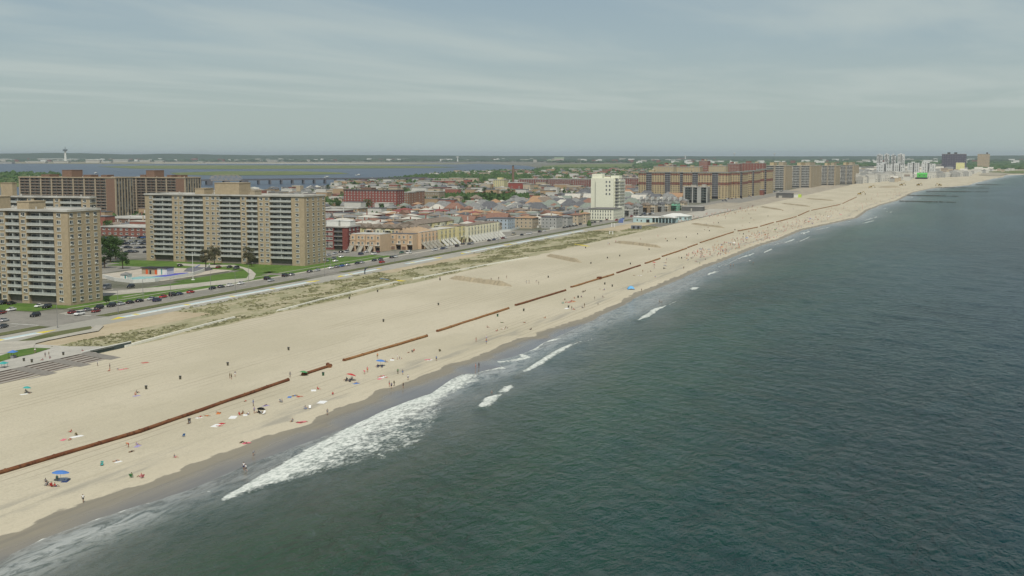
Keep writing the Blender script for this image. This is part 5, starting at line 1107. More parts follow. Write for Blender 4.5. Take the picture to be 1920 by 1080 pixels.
# ------------------------------------------------------------ groins
RK = mat('dark_wet_rock', (.075,.078,.068), .8, .3, 1.2)
for i, (p0, p1) in enumerate([((1688,377.5),(1795,379.5)), ((1690,366.3),(1799,368)), ((1738,359),(1853,360)), ((1742,352),(1857,353)), ((1830,346),(1886,347.2))]):
    a_ = Vector((*at(*p0, -.8), -.8)); c_ = Vector((*at(*p1, -.8), -.8)); L = (c_-a_).length; d_ = (c_-a_)/L
    r = thing('rock_groin', ['nearest', 'second', 'third', 'fourth', 'farthest'][i]+' dark rock groin running into the sea at the right', 'groin', tuple(a_), math.atan2(d_.y, d_.x)); b = MB(); g4 = random.Random(i)
    for k in range(int(L/1.3)):
        f = k/(L/1.3); 
        if f > .62 and g4.random() < .25: continue
        rr = g4.uniform(.8, 1.7)*(1 if f < .7 else .8); cx_, cy_ = k*1.3, g4.uniform(-1.2, 1.2)
        b.loft([[(cx_+rr*q1*math.cos(q_*1.2566+k)*g4.uniform(.8, 1.2), cy_+rr*q1*math.sin(q_*1.2566+k)*g4.uniform(.8, 1.2), z) for q_ in range(5)] for q1, z in ((1, -.6), (1.05, .2), (.6, rr*.75))])
    b.obj('rocks', RK, r)
# ------------------------------------------------------------ earth movers
CATY = mat('dusty_yellow_paint', (.30,.21,.06), .7, .15)
for (u, v, lk) in [(1762, 349, 'excavator at the water edge, rightmost machine on the far sand'), (1722, 348.5, 'excavator second from the right on the far sand'), (1690, 348.5, 'excavator beside the pale spoil heap'), (1612, 366, 'dark machine standing at the end of the pipeline'), (1632, 353, 'small dark machine left of the spoil heap')]:
    x, y = at(u, v); r = thing('excavator', lk, 'excavator', (x, y, 0), R.uniform(0, 6)); r.scale = (1.5, 1.5, 1.5)
    for sy in (-1.3, .7): MB().loft([[(-2,sy,.1),(-2,sy+.6,.1),(-2.3,sy+.6,.5),(-2.3,sy,.5)],[(-1.9,sy,1),(-1.9,sy+.6,1),(-1.9,sy+.6,1.01),(-1.9,sy,1.01)],[(1.9,sy,1),(1.9,sy+.6,1),(1.9,sy+.6,.99),(1.9,sy,.99)],[(2.3,sy,.5),(2.3,sy+.6,.5),(2,sy+.6,.1),(2,sy,.1)]]).obj('track', BLACK, r)
    MB().box(-2.2, -1.3, 1.0, 1.4, 1.3, 2.2).obj('body', CATY, r); MB().box(.1, -1.2, 2.2, 1.4, 0, 3.2).obj('cab', CGL, r)
    b = MB(); b.tube((1.2, .6, 2), (4, .6, 4.2), .3, .25, 6); b.tube((4, .6, 4.2), (5.6, .6, 1.6), .22, .18, 6); am = b.obj('arm', CATY, r); MB().box(5.1, .1, .8, 6.1, 1.1, 1.7).obj('bucket', DARK, am)
sh = at(1668, 351); b = MB(); b.loft([[(sh[0]+rr*60*math.cos(k*.4), sh[1]+rr*22*math.sin(k*.4), z) for k in range(16)] for rr, z in ((1, -.05), (.6, 2.2), (.25, 2.8))]); structure(b, 'spoil_heap', MATS['ridge_sand'])
# ------------------------------------------------------------ people
SKIN = [mat('skin_light', (.45,.27,.19), .6, 0), mat('skin_tan', (.33,.185,.115), .6, 0), mat('skin_brown', (.16,.085,.05), .6, 0)]
HAIR = [mat('hair_dark', (.02,.015,.012), .7, 0), mat('hair_brown', (.08,.045,.025), .7, 0), mat('hair_blond', (.34,.25,.12), .7, 0)]
CC = {'red': (.42,.035,.035), 'pink': (.60,.16,.20), 'white': (.70,.70,.68), 'black': (.02,.02,.024), 'dark blue': (.03,.05,.14), 'blue': (.07,.18,.45), 'teal': (.05,.30,.28), 'grey': (.20,.20,.21), 'orange': (.55,.18,.05), 'green': (.06,.22,.08), 'olive': (.12,.12,.06), 'lilac': (.32,.28,.45)}
CL = {k: mat('cloth_'+k.replace(' ', '_'), v, .85, 0) for k, v in CC.items()}
def pose(kind_):
    J = {'pel': (0,0,.95), 'chest': (0,0,1.28), 'neck': (0,0,1.47), 'head': (0,.01,1.60), 'crown': (0,.0,1.72)}
    def arm(s_, sh, el, wr): J.update({f'sh{s_}': sh, f'el{s_}': el, f'wr{s_}': wr})
    def leg(s_, hp, kn, an, to): J.update({f'hp{s_}': hp, f'kn{s_}': kn, f'an{s_}': an, f'to{s_}': to})
    for s_, q_ in (('L', 1), ('R', -1)):
        arm(s_, (0,.19*q_,1.42), (-.03,.25*q_,1.14), (.04,.27*q_,.89)); leg(s_, (0,.1*q_,.90), (.01,.11*q_,.49), (-.02,.12*q_,.07), (.15,.14*q_,.03))
    if kind_ == 'walk':
        leg('L', (0,.1,.9), (.20,.1,.52), (.26,.1,.08), (.42,.11,.05)); leg('R', (0,-.1,.9), (-.06,-.1,.48), (-.36,-.1,.14), (-.24,-.11,.03)); arm('L', (0,.19,1.42), (-.14,.24,1.16), (-.16,.25,.92)); arm('R', (0,-.19,1.42), (.08,-.24,1.15), (.27,-.24,.97))
    if kind_ == 'sit':
        J.update({'pel': (0,0,.14), 'chest': (-.10,0,.46), 'neck': (-.12,0,.65), 'head': (-.10,0,.78), 'crown': (-.10,0,.90)})
        for s_, q_ in (('L', 1), ('R', -1)): arm(s_, (-.12,.19*q_,.60), (-.22,.25*q_,.33), (-.30,.27*q_,.08)); leg(s_, (.05,.1*q_,.13), (.42,.14*q_,.42 if q_ > 0 else .16), (.70,.13*q_,.09), (.85,.14*q_,.10))
    if kind_ == 'lie':
        J.update({'pel': (0,0,.13), 'chest': (-.36,0,.14), 'neck': (-.55,0,.15), 'head': (-.69,0,.17), 'crown': (-.80,0,.16)})
        for s_, q_ in (('L', 1), ('R', -1)): arm(s_, (-.50,.19*q_,.13), (-.34,.34*q_,.10), (-.12,.36*q_,.08)); leg(s_, (.06,.1*q_,.12), (.46,.13*q_,.14 if q_ < 0 else .30), (.86,.14*q_,.09), (.93,.15*q_,.22))
    if kind_ == 'bend':
        J.update({'pel': (0,0,.90), 'chest': (.28,0,1.08), 'neck': (.45,0,1.10), 'head': (.57,0,1.05), 'crown': (.66,0,.98)})
        for s_, q_ in (('L', 1), ('R', -1)): arm(s_, (.42,.18*q_,1.04), (.45,.22*q_,.76), (.55,.2*q_,.52))
    return J
def build_person(kind_):
    J = pose(kind_); V = {k: Vector(p) for k, p in J.items()}
    rad_ = {'pel': (.15,.12), 'chest': (.16,.115), 'neck': (.055,.055), 'head': (.095,.08), 'crown': (.055,.05)}
    E = [('pel','chest'),('chest','neck'),('neck','head'),('head','crown')]
    for s_ in 'LR':
        rad_.update({f'sh{s_}': (.06,.06), f'el{s_}': (.042,.042), f'wr{s_}': (.027,.022), f'hp{s_}': (.09,.09), f'kn{s_}': (.058,.058), f'an{s_}': (.038,.038), f'to{s_}': (.035,.022)})
        E += [('chest', f'sh{s_}'), (f'sh{s_}', f'el{s_}'), (f'el{s_}', f'wr{s_}'), ('pel', f'hp{s_}'), (f'hp{s_}', f'kn{s_}'), (f'kn{s_}', f'an{s_}'), (f'an{s_}', f'to{s_}')]
        w = V[f'wr{s_}']; d = (w-V[f'el{s_}']).normalized(); sd = Vector((1, 0, 0)) if abs(d.x) < .8 else Vector((0, 1, 0)); sd = (sd-d*sd.dot(d)).normalized()
        V[f'pm{s_}'] = w+d*.06; rad_[f'pm{s_}'] = (.034,.016); E.append((f'wr{s_}', f'pm{s_}'))
        for i, (o_, l_) in enumerate(((-.028,.065),(-.009,.08),(.010,.085),(.029,.075))):
            a_ = f'f{i}{s_}'; V[a_] = w+d*(.075+l_*.5)+sd*o_; V[a_+'t'] = w+d*(.07+l_)+sd*o_*1.2-d.orthogonal()*.0; rad_[a_] = rad_[a_+'t'] = (.0085,.0085); E += [(f'pm{s_}', a_), (a_, a_+'t')]
        a_ = 'th'+s_; V[a_] = w+d*.055+sd*.052; V[a_+'t'] = w+d*.09+sd*.064; rad_[a_] = (.011,.011); rad_[a_+'t'] = (.009,.009); E += [(f'pm{s_}', a_), (a_, a_+'t')]
    ks = list(V); me = bpy.data.meshes.new('pb'); me.from_pydata([tuple(V[k]) for k in ks], [(ks.index(a_), ks.index(c_)) for a_, c_ in E], []); o = link('person_build', me)
    bm = bmesh.new(); bm.from_mesh(me); lay = bm.verts.layers.skin.verify(); bm.verts.ensure_lookup_table()
    for i, k in enumerate(ks): bm.verts[i][lay].radius = rad_[k]; bm.verts[i][lay].use_root = (k == 'pel')
    bm.to_mesh(me); bm.free(); o.modifiers.new('s', 'SKIN'); sb = o.modifiers.new('u', 'SUBSURF'); sb.levels = 1
    dg = bpy.context.evaluated_depsgraph_get(); ev = o.evaluated_get(dg); body = bpy.data.meshes.new_from_object(ev); bpy.data.objects.remove(o)
    body.name = 'body'; body.materials.clear(); body.materials.append(SKIN[0])
    # face
    seg = {'short': [('pel','chest',.0,.35),('hpL','knL',0,.55),('hpR','knR',0,.55),('pel','hpL',0,1),('pel','hpR',0,1)], 'top': [('pel','chest',.3,1),('chest','neck',0,.6),('chest','shL',0,1),('chest','shR',0,1),('shL','elL',0,.45),('shR','elR',0,.45)]}
    cs = {}; vs = [v.co.copy() for v in body.vertices]; ns = [v.normal.copy() for v in body.vertices]
    def cover(rule, off, nm):
        fs = []
        for p in body.polygons:
            c_ = p.center; best = None
            for a_, e_ in E:
                A, Bv = V[a_], V[e_]; dd = Bv-A; k = max(0, min(1, (c_-A).dot(dd)/dd.length_squared)); ds = (c_-A-dd*k).length/(max(rad_[a_][0], rad_[e_][0])+.02)
                if best is None or ds < best[0]: best = (ds, a_, e_, k)
            if rule(best, c_): fs.append(tuple(p.vertices))
        used = sorted({i for f in fs for i in f}); mp = {i: n_ for n_, i in enumerate(used)}; m_ = bpy.data.meshes.new(nm); m_.from_pydata([tuple(vs[i]+ns[i]*off) for i in used], [], [tuple(mp[i] for i in f) for f in fs]); return m_
    short = cover(lambda b_, c_: any(b_[1] == a_ and b_[2] == e_ and k0 <= b_[3] <= k1 for a_, e_, k0, k1 in seg['short']), .014, 'shorts'); top = cover(lambda b_, c_: any(b_[1] == a_ and b_[2] == e_ and k0 <= b_[3] <= k1 for a_, e_, k0, k1 in seg['top']), .012, 'shirt')
    hd = V['crown']-V['head']; fw = Vector((1, 0, 0)) if kind_ not in ('lie', 'bend') else (Vector((0, 0, 1)) if kind_ == 'lie' else Vector((0, 0, -1))); fw = (fw-hd.normalized()*fw.dot(hd.normalized())).normalized()
    hair = cover(lambda b_, c_: b_[1] in ('head', 'neck') and b_[2] in ('crown', 'head') and ((c_-V['head']).dot(hd.normalized())*.9-(c_-V['head']).dot(fw)*.9 > .012), .012, 'hair')
    fb = MB(); side_ = fw.cross(hd.normalized())
    for q_ in (-1, 1): c_ = V['head']+hd.normalized()*.015+fw*.078+side_*q_*.03; fb.box(c_.x-.008, c_.y-.008, c_.z-.008, c_.x+.008, c_.y+.008, c_.z+.008)
    c_ = V['head']-hd.normalized()*.02+fw*.092; nb = MB(); nb.box(c_.x-.012, c_.y-.012, c_.z-.014, c_.x+.012, c_.y+.012, c_.z+.014)
    for m_, mm in ((short, CL['black']), (top, CL['white']), (hair, HAIR[0])): m_.materials.append(mm)
    return dict(body=body, shorts=short, shirt=top, hair=hair, eyes=fb.mesh('eyes', BLACK), nose=nb.mesh('nose', SKIN[0]))
PM = {k: build_person(k) for k in ('stand', 'walk', 'sit', 'lie', 'bend')}
PV = {'stand': 'standing', 'walk': 'walking', 'sit': 'sitting', 'lie': 'lying', 'bend': 'bending'}
npers = 0
def person(x, y, k, c1, zone, c2=None, z=None, near=True, rz=None, look=None):
    global npers; npers += 1
    if z is None: z = beach_h(x, y)
    rz = R.uniform(0, 6.28) if rz is None else rz; sk = R.choice([0, 0, 1, 1, 2]); sc_ = R.uniform(.93, 1.05)
    P_ = PM[k]; lk = look or (f'person {PV[k]} in {c1} shorts and {c2} shirt' if c2 else f'person {PV[k]} in {c1} swimwear')
    r = tag(link('person', P_['body'], None, (x, y, z), rz, SKIN[sk], sc_), lk, 'person', zone, 'people on the beach')
    link('shorts', P_['shorts'], r, m=CL[c1])
    if c2: link('shirt', P_['shirt'], r, m=CL[c2])
    link('hair', P_['hair'], r, m=R.choice(HAIR))
    if near: link('eyes', P_['eyes'], r); link('nose', P_['nose'], r, m=SKIN[sk])
    return r
def beach_h(x, y):
    if y > 262 and x < 329: return .2+1.05*max(0, min(1, (280-y)/18))
    if 250 < y <= 262 and x < x1: return 1.05-.2*int((262-y)/2)+.02
    if y > 265: return .06
    return float(beach_z(np.array([float(x)]), np.array([float(y)]))[0])
def bzone(x, y):
    u, v = proj(x, y); e = dry(x)
    if y < e-.3: return 'on the wet sand'
    if y > 184: return 'above the pipeline'
    return 'between pipeline and surf'
def towel(u, v, c_, w=1.9, d=1.1, lk=None, rz=None):
    x, y = at(u, v); z = beach_h(x, y)+.03; g5 = random.Random(int(u*7+v)); n = 5; b = MB()
    gr = [[(w*(i/n-.5), d*(j/3-.5), .03*g5.random()) for j in range(4)] for i in range(n+1)]
    for i in range(n):
        for j in range(3): b.add([gr[i][j], gr[i+1][j], gr[i+1][j+1], gr[i][j+1], *[(p[0], p[1], -.03) for p in (gr[i][j], gr[i+1][j], gr[i+1][j+1], gr[i][j+1])]], [(0,1,2,3),(4,7,6,5),(0,4,5,1),(1,5,6,2),(2,6,7,3),(3,7,4,0)])
    o = b.obj('beach_towel', CL[c_], None, (x, y, z), g5.uniform(-.6, .6) if rz is None else rz); tag(o, lk or f'{c_} beach towel', 'towel', bzone(x, y), 'towels on the sand'); return o
def umbrella(u, v, c_, lk, rr=1.35, tilt=.12, h=2.1):
    x, y = at(u, v); r = thing('beach_umbrella', lk, 'umbrella', (x, y, beach_h(x, y)), R.uniform(0, 3)); r.rotation_euler.x = tilt
    MB().tube((0,0,0), (0,0,h+.1), .03, .03, 6).obj('pole', WHITE, r); b = MB(); n = 16
    for i in range(n):
        a0_, a1_ = 6.2832*i/n, 6.2832*(i+1)/n; k0, k1 = (1 if i % 2 else .93), (.93 if i % 2 else 1)
        p = [(0,0,h), (rr*.55*math.cos(a0_), rr*.55*math.sin(a0_), h-.16), (rr*.55*math.cos(a1_), rr*.55*math.sin(a1_), h-.16), (rr*k0*math.cos(a0_), rr*k0*math.sin(a0_), h-.5), (rr*k1*math.cos(a1_), rr*k1*math.sin(a1_), h-.5)]
        b.add(p, [(0,1,2), (1,3,4,2)])
    cn = b.obj('canopy', CL[c_], r); b = MB()
    for i in range(8): a0_ = 6.2832*i/8; b.tube((0,0,h-.05), (rr*.9*math.cos(a0_), rr*.9*math.sin(a0_), h-.48), .012, .01, 4)
    b.obj('rib', DARK, r); return r
def chair(u, v, c_, lk=None):
    x, y = at(u, v); r = thing('beach_chair', lk or f'low {c_} folding beach chair', 'chair', (x, y, beach_h(x, y)), R.uniform(0, 6.28), bzone(x, y), 'folding chairs on the sand')
    b = MB(); b.add([(-.28,-.3,.25),(.28,-.3,.25),(.28,.3,.2),(-.28,.3,.2),(-.28,-.3,.28),(.28,-.3,.28),(.28,.3,.23),(-.28,.3,.23)], [(0,3,2,1),(4,5,6,7),(0,1,5,4),(1,2,6,5),(2,3,7,6),(3,0,4,7)]); b.obj('seat', CL[c_], r)
    b = MB(); b.add([(-.28,-.3,.28),(.28,-.3,.28),(.28,-.62,.85),(-.28,-.62,.85),(-.28,-.27,.28),(.28,-.27,.28),(.28,-.59,.85),(-.28,-.59,.85)], [(0,3,2,1),(4,5,6,7),(0,1,5,4),(1,2,6,5),(2,3,7,6),(3,0,4,7)]); b.obj('backrest', CL[c_], r)
    for sx in (-.3, .3):
        b = MB(); b.tube((sx,-.3,.45), (sx,.25,0), .018, .018, 5); b.tube((sx,.25,.45), (sx,-.3,0), .018, .018, 5); b.tube((sx,-.42,.5), (sx,.28,.45), .02, .02, 5); b.obj('side_frame', CONC, r)
BINM = mat('bin_mesh', (.075,.07,.05), .7, .1); BING = mat('green_bin', (.03,.09,.045), .6, .1)
bn = link('litter_bin', None); bn.location = (0, 0, -50); MB().loft([[(r_*math.cos(k*.6283), r_*math.sin(k*.6283), z) for k in range(10)] for r_, z in ((.30, 0), (.36, .5), (.40, 1.05))]).obj('basket', BINM, bn); MB().tube((0,0,1.04), (0,0,1.12), .44, .44, 12).obj('rim', DARK, bn); MB().tube((0,0,.9), (0,0,1.17), .33, .30, 10).obj('liner', CL['grey'], bn)
PROTOS.append(proto(bn))
def bin_(u, v, green=False, zone=None):
    x, y = at(u, v); clone(bn, (x, y, beach_h(x, y)), 0, 'green litter bin' if green else 'dark wire litter basket', 'bin', zone or bzone(x, y), 'litter bins on the beach', {BINM.name: BING} if green else None, .9)
for u, v in [(427,686),(274,730),(338,712),(355,793),(45,682),(60,686),(119,672),(719,604),(822,573),(825,526),(1028,521),(982,584),(1148,538),(1134,534),(1084,559),(1066,578),(1162,481),(1108,495),(1139,485),(1182,496),(1098,466),(1217,469),(1251,453),(1267,449),(1308,440),(1287,446),(1330,434),(1278,485),(708,548),(655,561),(541,657),(1347,419),(1394,440),(1378,432),(1408,410),(1440,406)]: bin_(u, v)
bin_(606, 705, True); bin_(933, 594, True)
# near sunbathers, one by one: (u, v, pose, shorts, shirt)
NP = [(205,697,'sit','red',None),(206,692,'stand','black','grey'),(183,687,'stand','grey','white'),(221,693,'lie','blue',None),(236,693,'lie','pink',None),(254,741,'sit','red',None),(257,737,'sit','black','grey'),(49,736,'sit','black','grey'),(55,738,'lie','dark blue',None),
 (143,818,'sit','black','olive'),(133,812,'sit','red','red'),(131,826,'lie','red',None),(241,840,'bend','red','orange'),(257,836,'sit','lilac','lilac'),(246,849,'lie','black',None),(191,873,'sit','teal','teal'),(217,866,'lie','grey',None),(328,859,'sit','pink','grey'),(247,894,'sit','teal','green'),(264,895,'sit','pink','pink'),(156,942,'walk','black','white'),(88,912,'sit','grey','grey'),(97,913,'sit','red','red'),(104,914,'sit','dark blue','red'),(86,905,'sit','black','grey'),(107,899,'sit','teal','teal'),
 (375,783,'lie','red',None),(388,781,'lie','orange',None),(355,795,'sit','grey','grey'),(431,710,'stand','olive','olive'),(441,707,'stand','white','grey'),(434,712,'stand','black','olive'),(544,708,'stand','grey','grey'),(568,702,'sit','black',None),(668,719,'lie','blue',None),(684,703,'bend','pink','pink'),(689,699,'stand','orange','pink'),(723,680,'sit','grey','grey'),(737,674,'lie','black',None),(745,675,'stand','white','white'),(750,674,'sit','white','grey'),(766,662,'lie','black',None),(773,661,'sit','grey','black'),
 (712,708,'lie','red',None),(718,706,'lie','pink',None),(723,709,'sit','pink','white'),(730,725,'stand','red','grey'),(734,728,'stand','black','dark blue'),(739,724,'walk','black','olive'),(756,726,'stand','black','black'),(746,702,'stand','olive','green'),(755,703,'stand','blue','grey'),(765,713,'walk','dark blue','white'),(596,731,'sit','red','red'),(624,741,'sit','dark blue','red'),(552,743,'lie','blue',None),(562,744,'lie','orange',None),(528,754,'sit','grey','grey'),(573,767,'sit','blue','grey'),(581,765,'sit','white','white'),(614,778,'stand','grey','grey'),(460,754,'lie','red',None),
 (449,779,'sit','red','red'),(455,777,'sit','orange',None),(466,778,'sit','dark blue','white'),(477,776,'stand','grey','lilac'),(484,775,'sit','black','black'),(490,776,'sit','black','white'),(498,761,'lie','lilac',None),(548,791,'sit','grey','grey'),(562,793,'lie','red',None),(571,792,'lie','pink',None),(411,800,'lie','red',None),(410,775,'lie','orange',None),(460,831,'lie','pink',None),(453,830,'lie','black',None),(475,850,'bend','grey','grey'),(457,874,'stand','dark blue','white'),(461,876,'walk','black','white'),
 (824,659,'sit','black','olive'),(805,676,'lie','pink',None),(892,688,'stand','pink',None),(898,686,'stand','black','black'),(932,622,'sit','pink',None),(649,714,'sit','black','black'),(655,716,'sit','dark blue','white'),(660,712,'sit','black','grey'),(708,688,'sit','dark blue','black'),(716,688,'sit','dark blue','grey'),
 (921,527,'stand','black','grey'),(935,526,'stand','grey','olive'),(950,523,'stand','black','olive'),(987,532,'walk','white','grey'),(992,532,'stand','white','grey'),(1005,530,'bend','grey','grey'),(1010,534,'stand','grey','olive'),(825,524,'stand','black','black'),(1056,569,'sit','green','teal'),(1061,568,'sit','red',None),(1066,567,'lie','pink',None),(1071,566,'sit','dark blue','red'),(1075,565,'lie','red',None),(1059,563,'sit','black','black'),(1072,581,'stand','black','olive'),(1077,560,'sit','red',None),(1090,558,'sit','black','dark blue'),(1093,548,'sit','black','black'),(1097,547,'sit','black','olive'),(1115,563,'stand','olive','olive'),(1092,578,'sit','grey','grey'),(1096,576,'stand','olive','olive'),(1130,558,'sit','grey','grey'),(1125,543,'lie','black',None),(1203,546,'stand','black','black'),(1241,564,'stand','black','black'),(1237,562,'stand','olive','grey'),(1227,498,'sit','red','red'),(1226,503,'sit','black','white'),(1245,504,'sit','black','black'),(1282,505,'stand','black','black'),(1192,501,'lie','grey',None),(1199,517,'lie','white',None),(1189,517,'lie','grey',None),(1215,511,'lie','olive',None),(1220,510,'sit','black','grey'),(1290,488,'sit','black','grey'),(85,675,'stand','grey','grey'),(92,673,'stand','black','olive'),(94,678,'sit','pink','grey'),(80,682,'sit','pink','grey'),(155,665,'sit','red','grey'),(66,664,'walk','black','white')]
for u, v, k, c1, c2 in NP:
    x, y = at(u, v); person(x, y, k, c1, bzone(x, y), c2)
x, y = at(922, 737, -.8); person(x, y, 'stand', 'red', 'alone in the waves near the small breakers', 'grey', -1.75)
for (u, v) in [(1412,494),(1370,499),(1375,498)]: x, y = at(u, v, -.8); person(x, y, 'stand', 'black', 'wading in the shallows far along the beach', None, -1.3)
# rest of the beach crowd
def rndcloth(): return R.choices(list(CC), [7,6,4,7,3,3,2,4,3,2,2,2])[0]
cl_ = []
while len(cl_) < 62:
    u = R.uniform(1285, 1460); x = S(u, 160); e = float(dry(x)); y = e+R.choice([R.uniform(2, 30), R.uniform(8, 28)]); cl_.append((x, y))
cent = [(S(u, 160), R.uniform(10, 32)) for u in [1452,1468,1478,1486,1495,1502,1508,1515,1522,1535,1640,1650]]
while len(cl_) < 260:
    if R.random() < .7: cx_, o_ = R.choice(cent); x = cx_+R.gauss(0, 26); y = float(dry(x))+max(3, o_+R.gauss(0, 5))
    else: u = R.uniform(1450, 1690); x = S(u, 140); y = float(dry(x))+R.uniform(2, 42)
    if x < 2700: cl_.append((x, y))
for k in range(28):
    x = R.uniform(260, 930); y = float(dry(x))+R.uniform(4, 27); person(x, y, R.choice(['stand', 'walk', 'sit', 'sit', 'lie']), rndcloth(), bzone(x, y), rndcloth() if R.random() < .6 else None)
for x, y in cl_[:122]:
    person(x, y, R.choices(['stand', 'walk', 'sit', 'lie', 'bend'], [4, 2, 6, 6, 1])[0], rndcloth(), 'in the far crowd', rndcloth() if R.random() < .55 else None, near=False)
for k in range(26):
    u = R.uniform(1210, 1520); x = S(u, 215); y = R.uniform(192, 250); person(x, y, R.choice(['stand', 'walk', 'sit']), rndcloth(), 'above the pipeline', rndcloth(), near=False)
# crowd past the first 300: one object
VT = {k: ([v.co.copy() for v in PM[k]['body'].vertices], [tuple(p.vertices) for p in PM[k]['body'].polygons]) for k in ('sit', 'lie', 'stand')}
def figure(b, x, y, z, k, mi):
    a_ = R.uniform(0, 6.28)
    if k == 'stand': parts = [(0, 0, 0, .16, .85, 0), (0, 0, .8, .19, .65, mi), (0, 0, 1.45, .11, .26, 0)]
    elif k == 'sit': parts = [(0, 0, 0, .26, .30, 0), (0, 0, .25, .2, .4, mi), (0, 0, .63, .11, .25, 0)]
    else: parts = [(-.35, 0, 0, .26, .24, mi), (.35, 0, 0, .22, .2, 0), (-.75, 0, 0, .12, .22, 0)]
    for (dx, dy, dz, rr, h, m_) in parts:
        cx_, cy_ = x+dx*math.cos(a_), y+dx*math.sin(a_); b.loft([[(cx_+r_*math.cos(q_*1.0472), cy_+r_*math.sin(q_*1.0472), z+dz+zz) for q_ in range(6)] for r_, zz in ((rr*.8, 0), (rr, h*.5), (rr*.6, h))], m_)
b = MB(); cms = [SKIN[1]]+[CL[k] for k in ('red', 'pink', 'white', 'black', 'blue', 'grey', 'orange')]
for x, y in cl_[122:]: figure(b, x, y, beach_h(x, y), R.choice(['sit', 'lie', 'stand']), R.choice([1, 1, 2, 2, 3, 4, 4, 5, 6, 7]))
for k in range(420):
    u = R.uniform(1600, 1860) if k < 260 else R.uniform(1470, 1560); x = S(u, 110); y = float(dry(x))+R.uniform(2, 50 if k < 260 else 26); figure(b, x, y, .1, R.choice(['sit', 'lie', 'stand']), R.choice([1, 1, 2, 2, 3, 4, 4, 5, 6, 7]))
for k in range(150):
    u = R.uniform(1268, 1420); v = np.interp(u, [1268, 1300, 1420], [410, 408, 389])+R.uniform(-3.5, 6); x, y = at(u, v); figure(b, x, y, .08, R.choice(['sit', 'stand', 'stand']), R.choice([1, 1, 2, 3, 4, 6, 7, 4]))
tag(kind(b.obj('distant_crowd', cms), 'stuff'), 'distant crowd of bathers and strollers along the far sand and the pavilion terrace', 'crowd')
for u, v, c_, w, d in [(228,694,'pink',1.9,.9),(272,681,'red',2.2,1.2),(119,900,'white',2.6,1.5),(123,903,'dark blue',2.2,1.2),(119,826,'pink',1.8,.9),(144,820,'white',3,1.3),(437,783,'white',3.2,1.7),(406,799,'white',3,1.8),(414,796,'red',2.6,1.2),(604,755,'white',3.4,2.0),(588,733,'white',2.3,1.3),(562,744,'red',1.8,1),(543,745,'blue',2,1),(498,762,'lilac',2,.9),(566,792,'pink',2.6,1.5),(462,831,'pink',2,1),(668,720,'blue',2,1),(717,708,'white',2.8,1.4),(735,676,'white',2.4,1.2),(712,711,'pink',2,1),(460,779,'white',2,1),(802,675,'pink',2.2,1),(806,676,'white',1.8,1.2),(1063,579,'white',3.6,1.5),(1068,567,'red',2.6,1.2),(1075,566,'orange',2.4,1.2),(1200,517,'white',2.5,1.5),(256,743,'lilac',2,1),(45,740,'white',2,1),(373,784,'white',1.8,.9),(410,776,'orange',2.2,1),(222,867,'white',1.6,.8),(258,838,'lilac',2.2,1),(1190,502,'white',2,1.2)]: towel(u, v, c_, w, d)
for k in range(42):
    x, y = R.choice(cl_[:120]); u, v = proj(x+R.uniform(-3, 3), max(float(dry(x))+2, y+R.uniform(-2, 2))); towel(u, v, rndcloth(), 2, 1.1)
for u, v, c_ in [(344,820,'blue'),(528,755,'grey'),(573,768,'blue'),(581,767,'white'),(488,777,'black'),(494,778,'white'),(649,716,'black'),(656,717,'black'),(708,690,'dark blue'),(716,690,'dark blue'),(191,874,'teal'),(247,896,'green'),(266,897,'pink'),(86,912,'grey'),(98,914,'red'),(825,660,'olive'),(1093,549,'black'),(1226,504,'white'),(1245,505,'black'),(1290,489,'grey'),(1056,570,'teal')]: chair(u, v, c_)
umbrella(113, 903, 'blue', 'bright blue beach umbrella over red chairs at the lower left', 1.7, .1); umbrella(656, 715, 'red', 'red beach umbrella tilted over black chairs', 1.55, .3); umbrella(569, 705, 'green', 'dark green beach umbrella beside the short dark pipe', 1.35, .2, 1.4); umbrella(713, 687, 'blue', 'light blue umbrella over two dark chairs', 1.5, .1, 2.0)
umbrella(50, 738, 'teal', 'small teal and blue umbrella below the stepped seating', 1.1, .1, 1.9); umbrella(489, 775, 'black', 'black umbrella low over a seated group', 1.1, .4, 1.4); umbrella(1246, 504, 'grey', 'small grey umbrella beyond the blue tent', 1.1, .2); umbrella(1226, 498, 'red', 'tiny red umbrella right of the pipe ends', 1.1, .1)
for u, c_ in [(1395, 'blue'), (1345, 'orange'), (1368, 'white'), (1440, 'green'), (1486, 'red'), (1500, 'blue'), (1512, 'white'), (1524, 'pink'), (1640, 'red'), (1332, 'grey')]:
    x = S(u, 165); y = float(dry(x))+R.uniform(10, 26); uu, vv = proj(x, y); r = umbrella(uu, vv, c_, f'distant {c_} umbrella among the crowd', 1.25, .1); REG[-1] = (r, f'distant {c_} beach umbrella', 'in the far crowd')
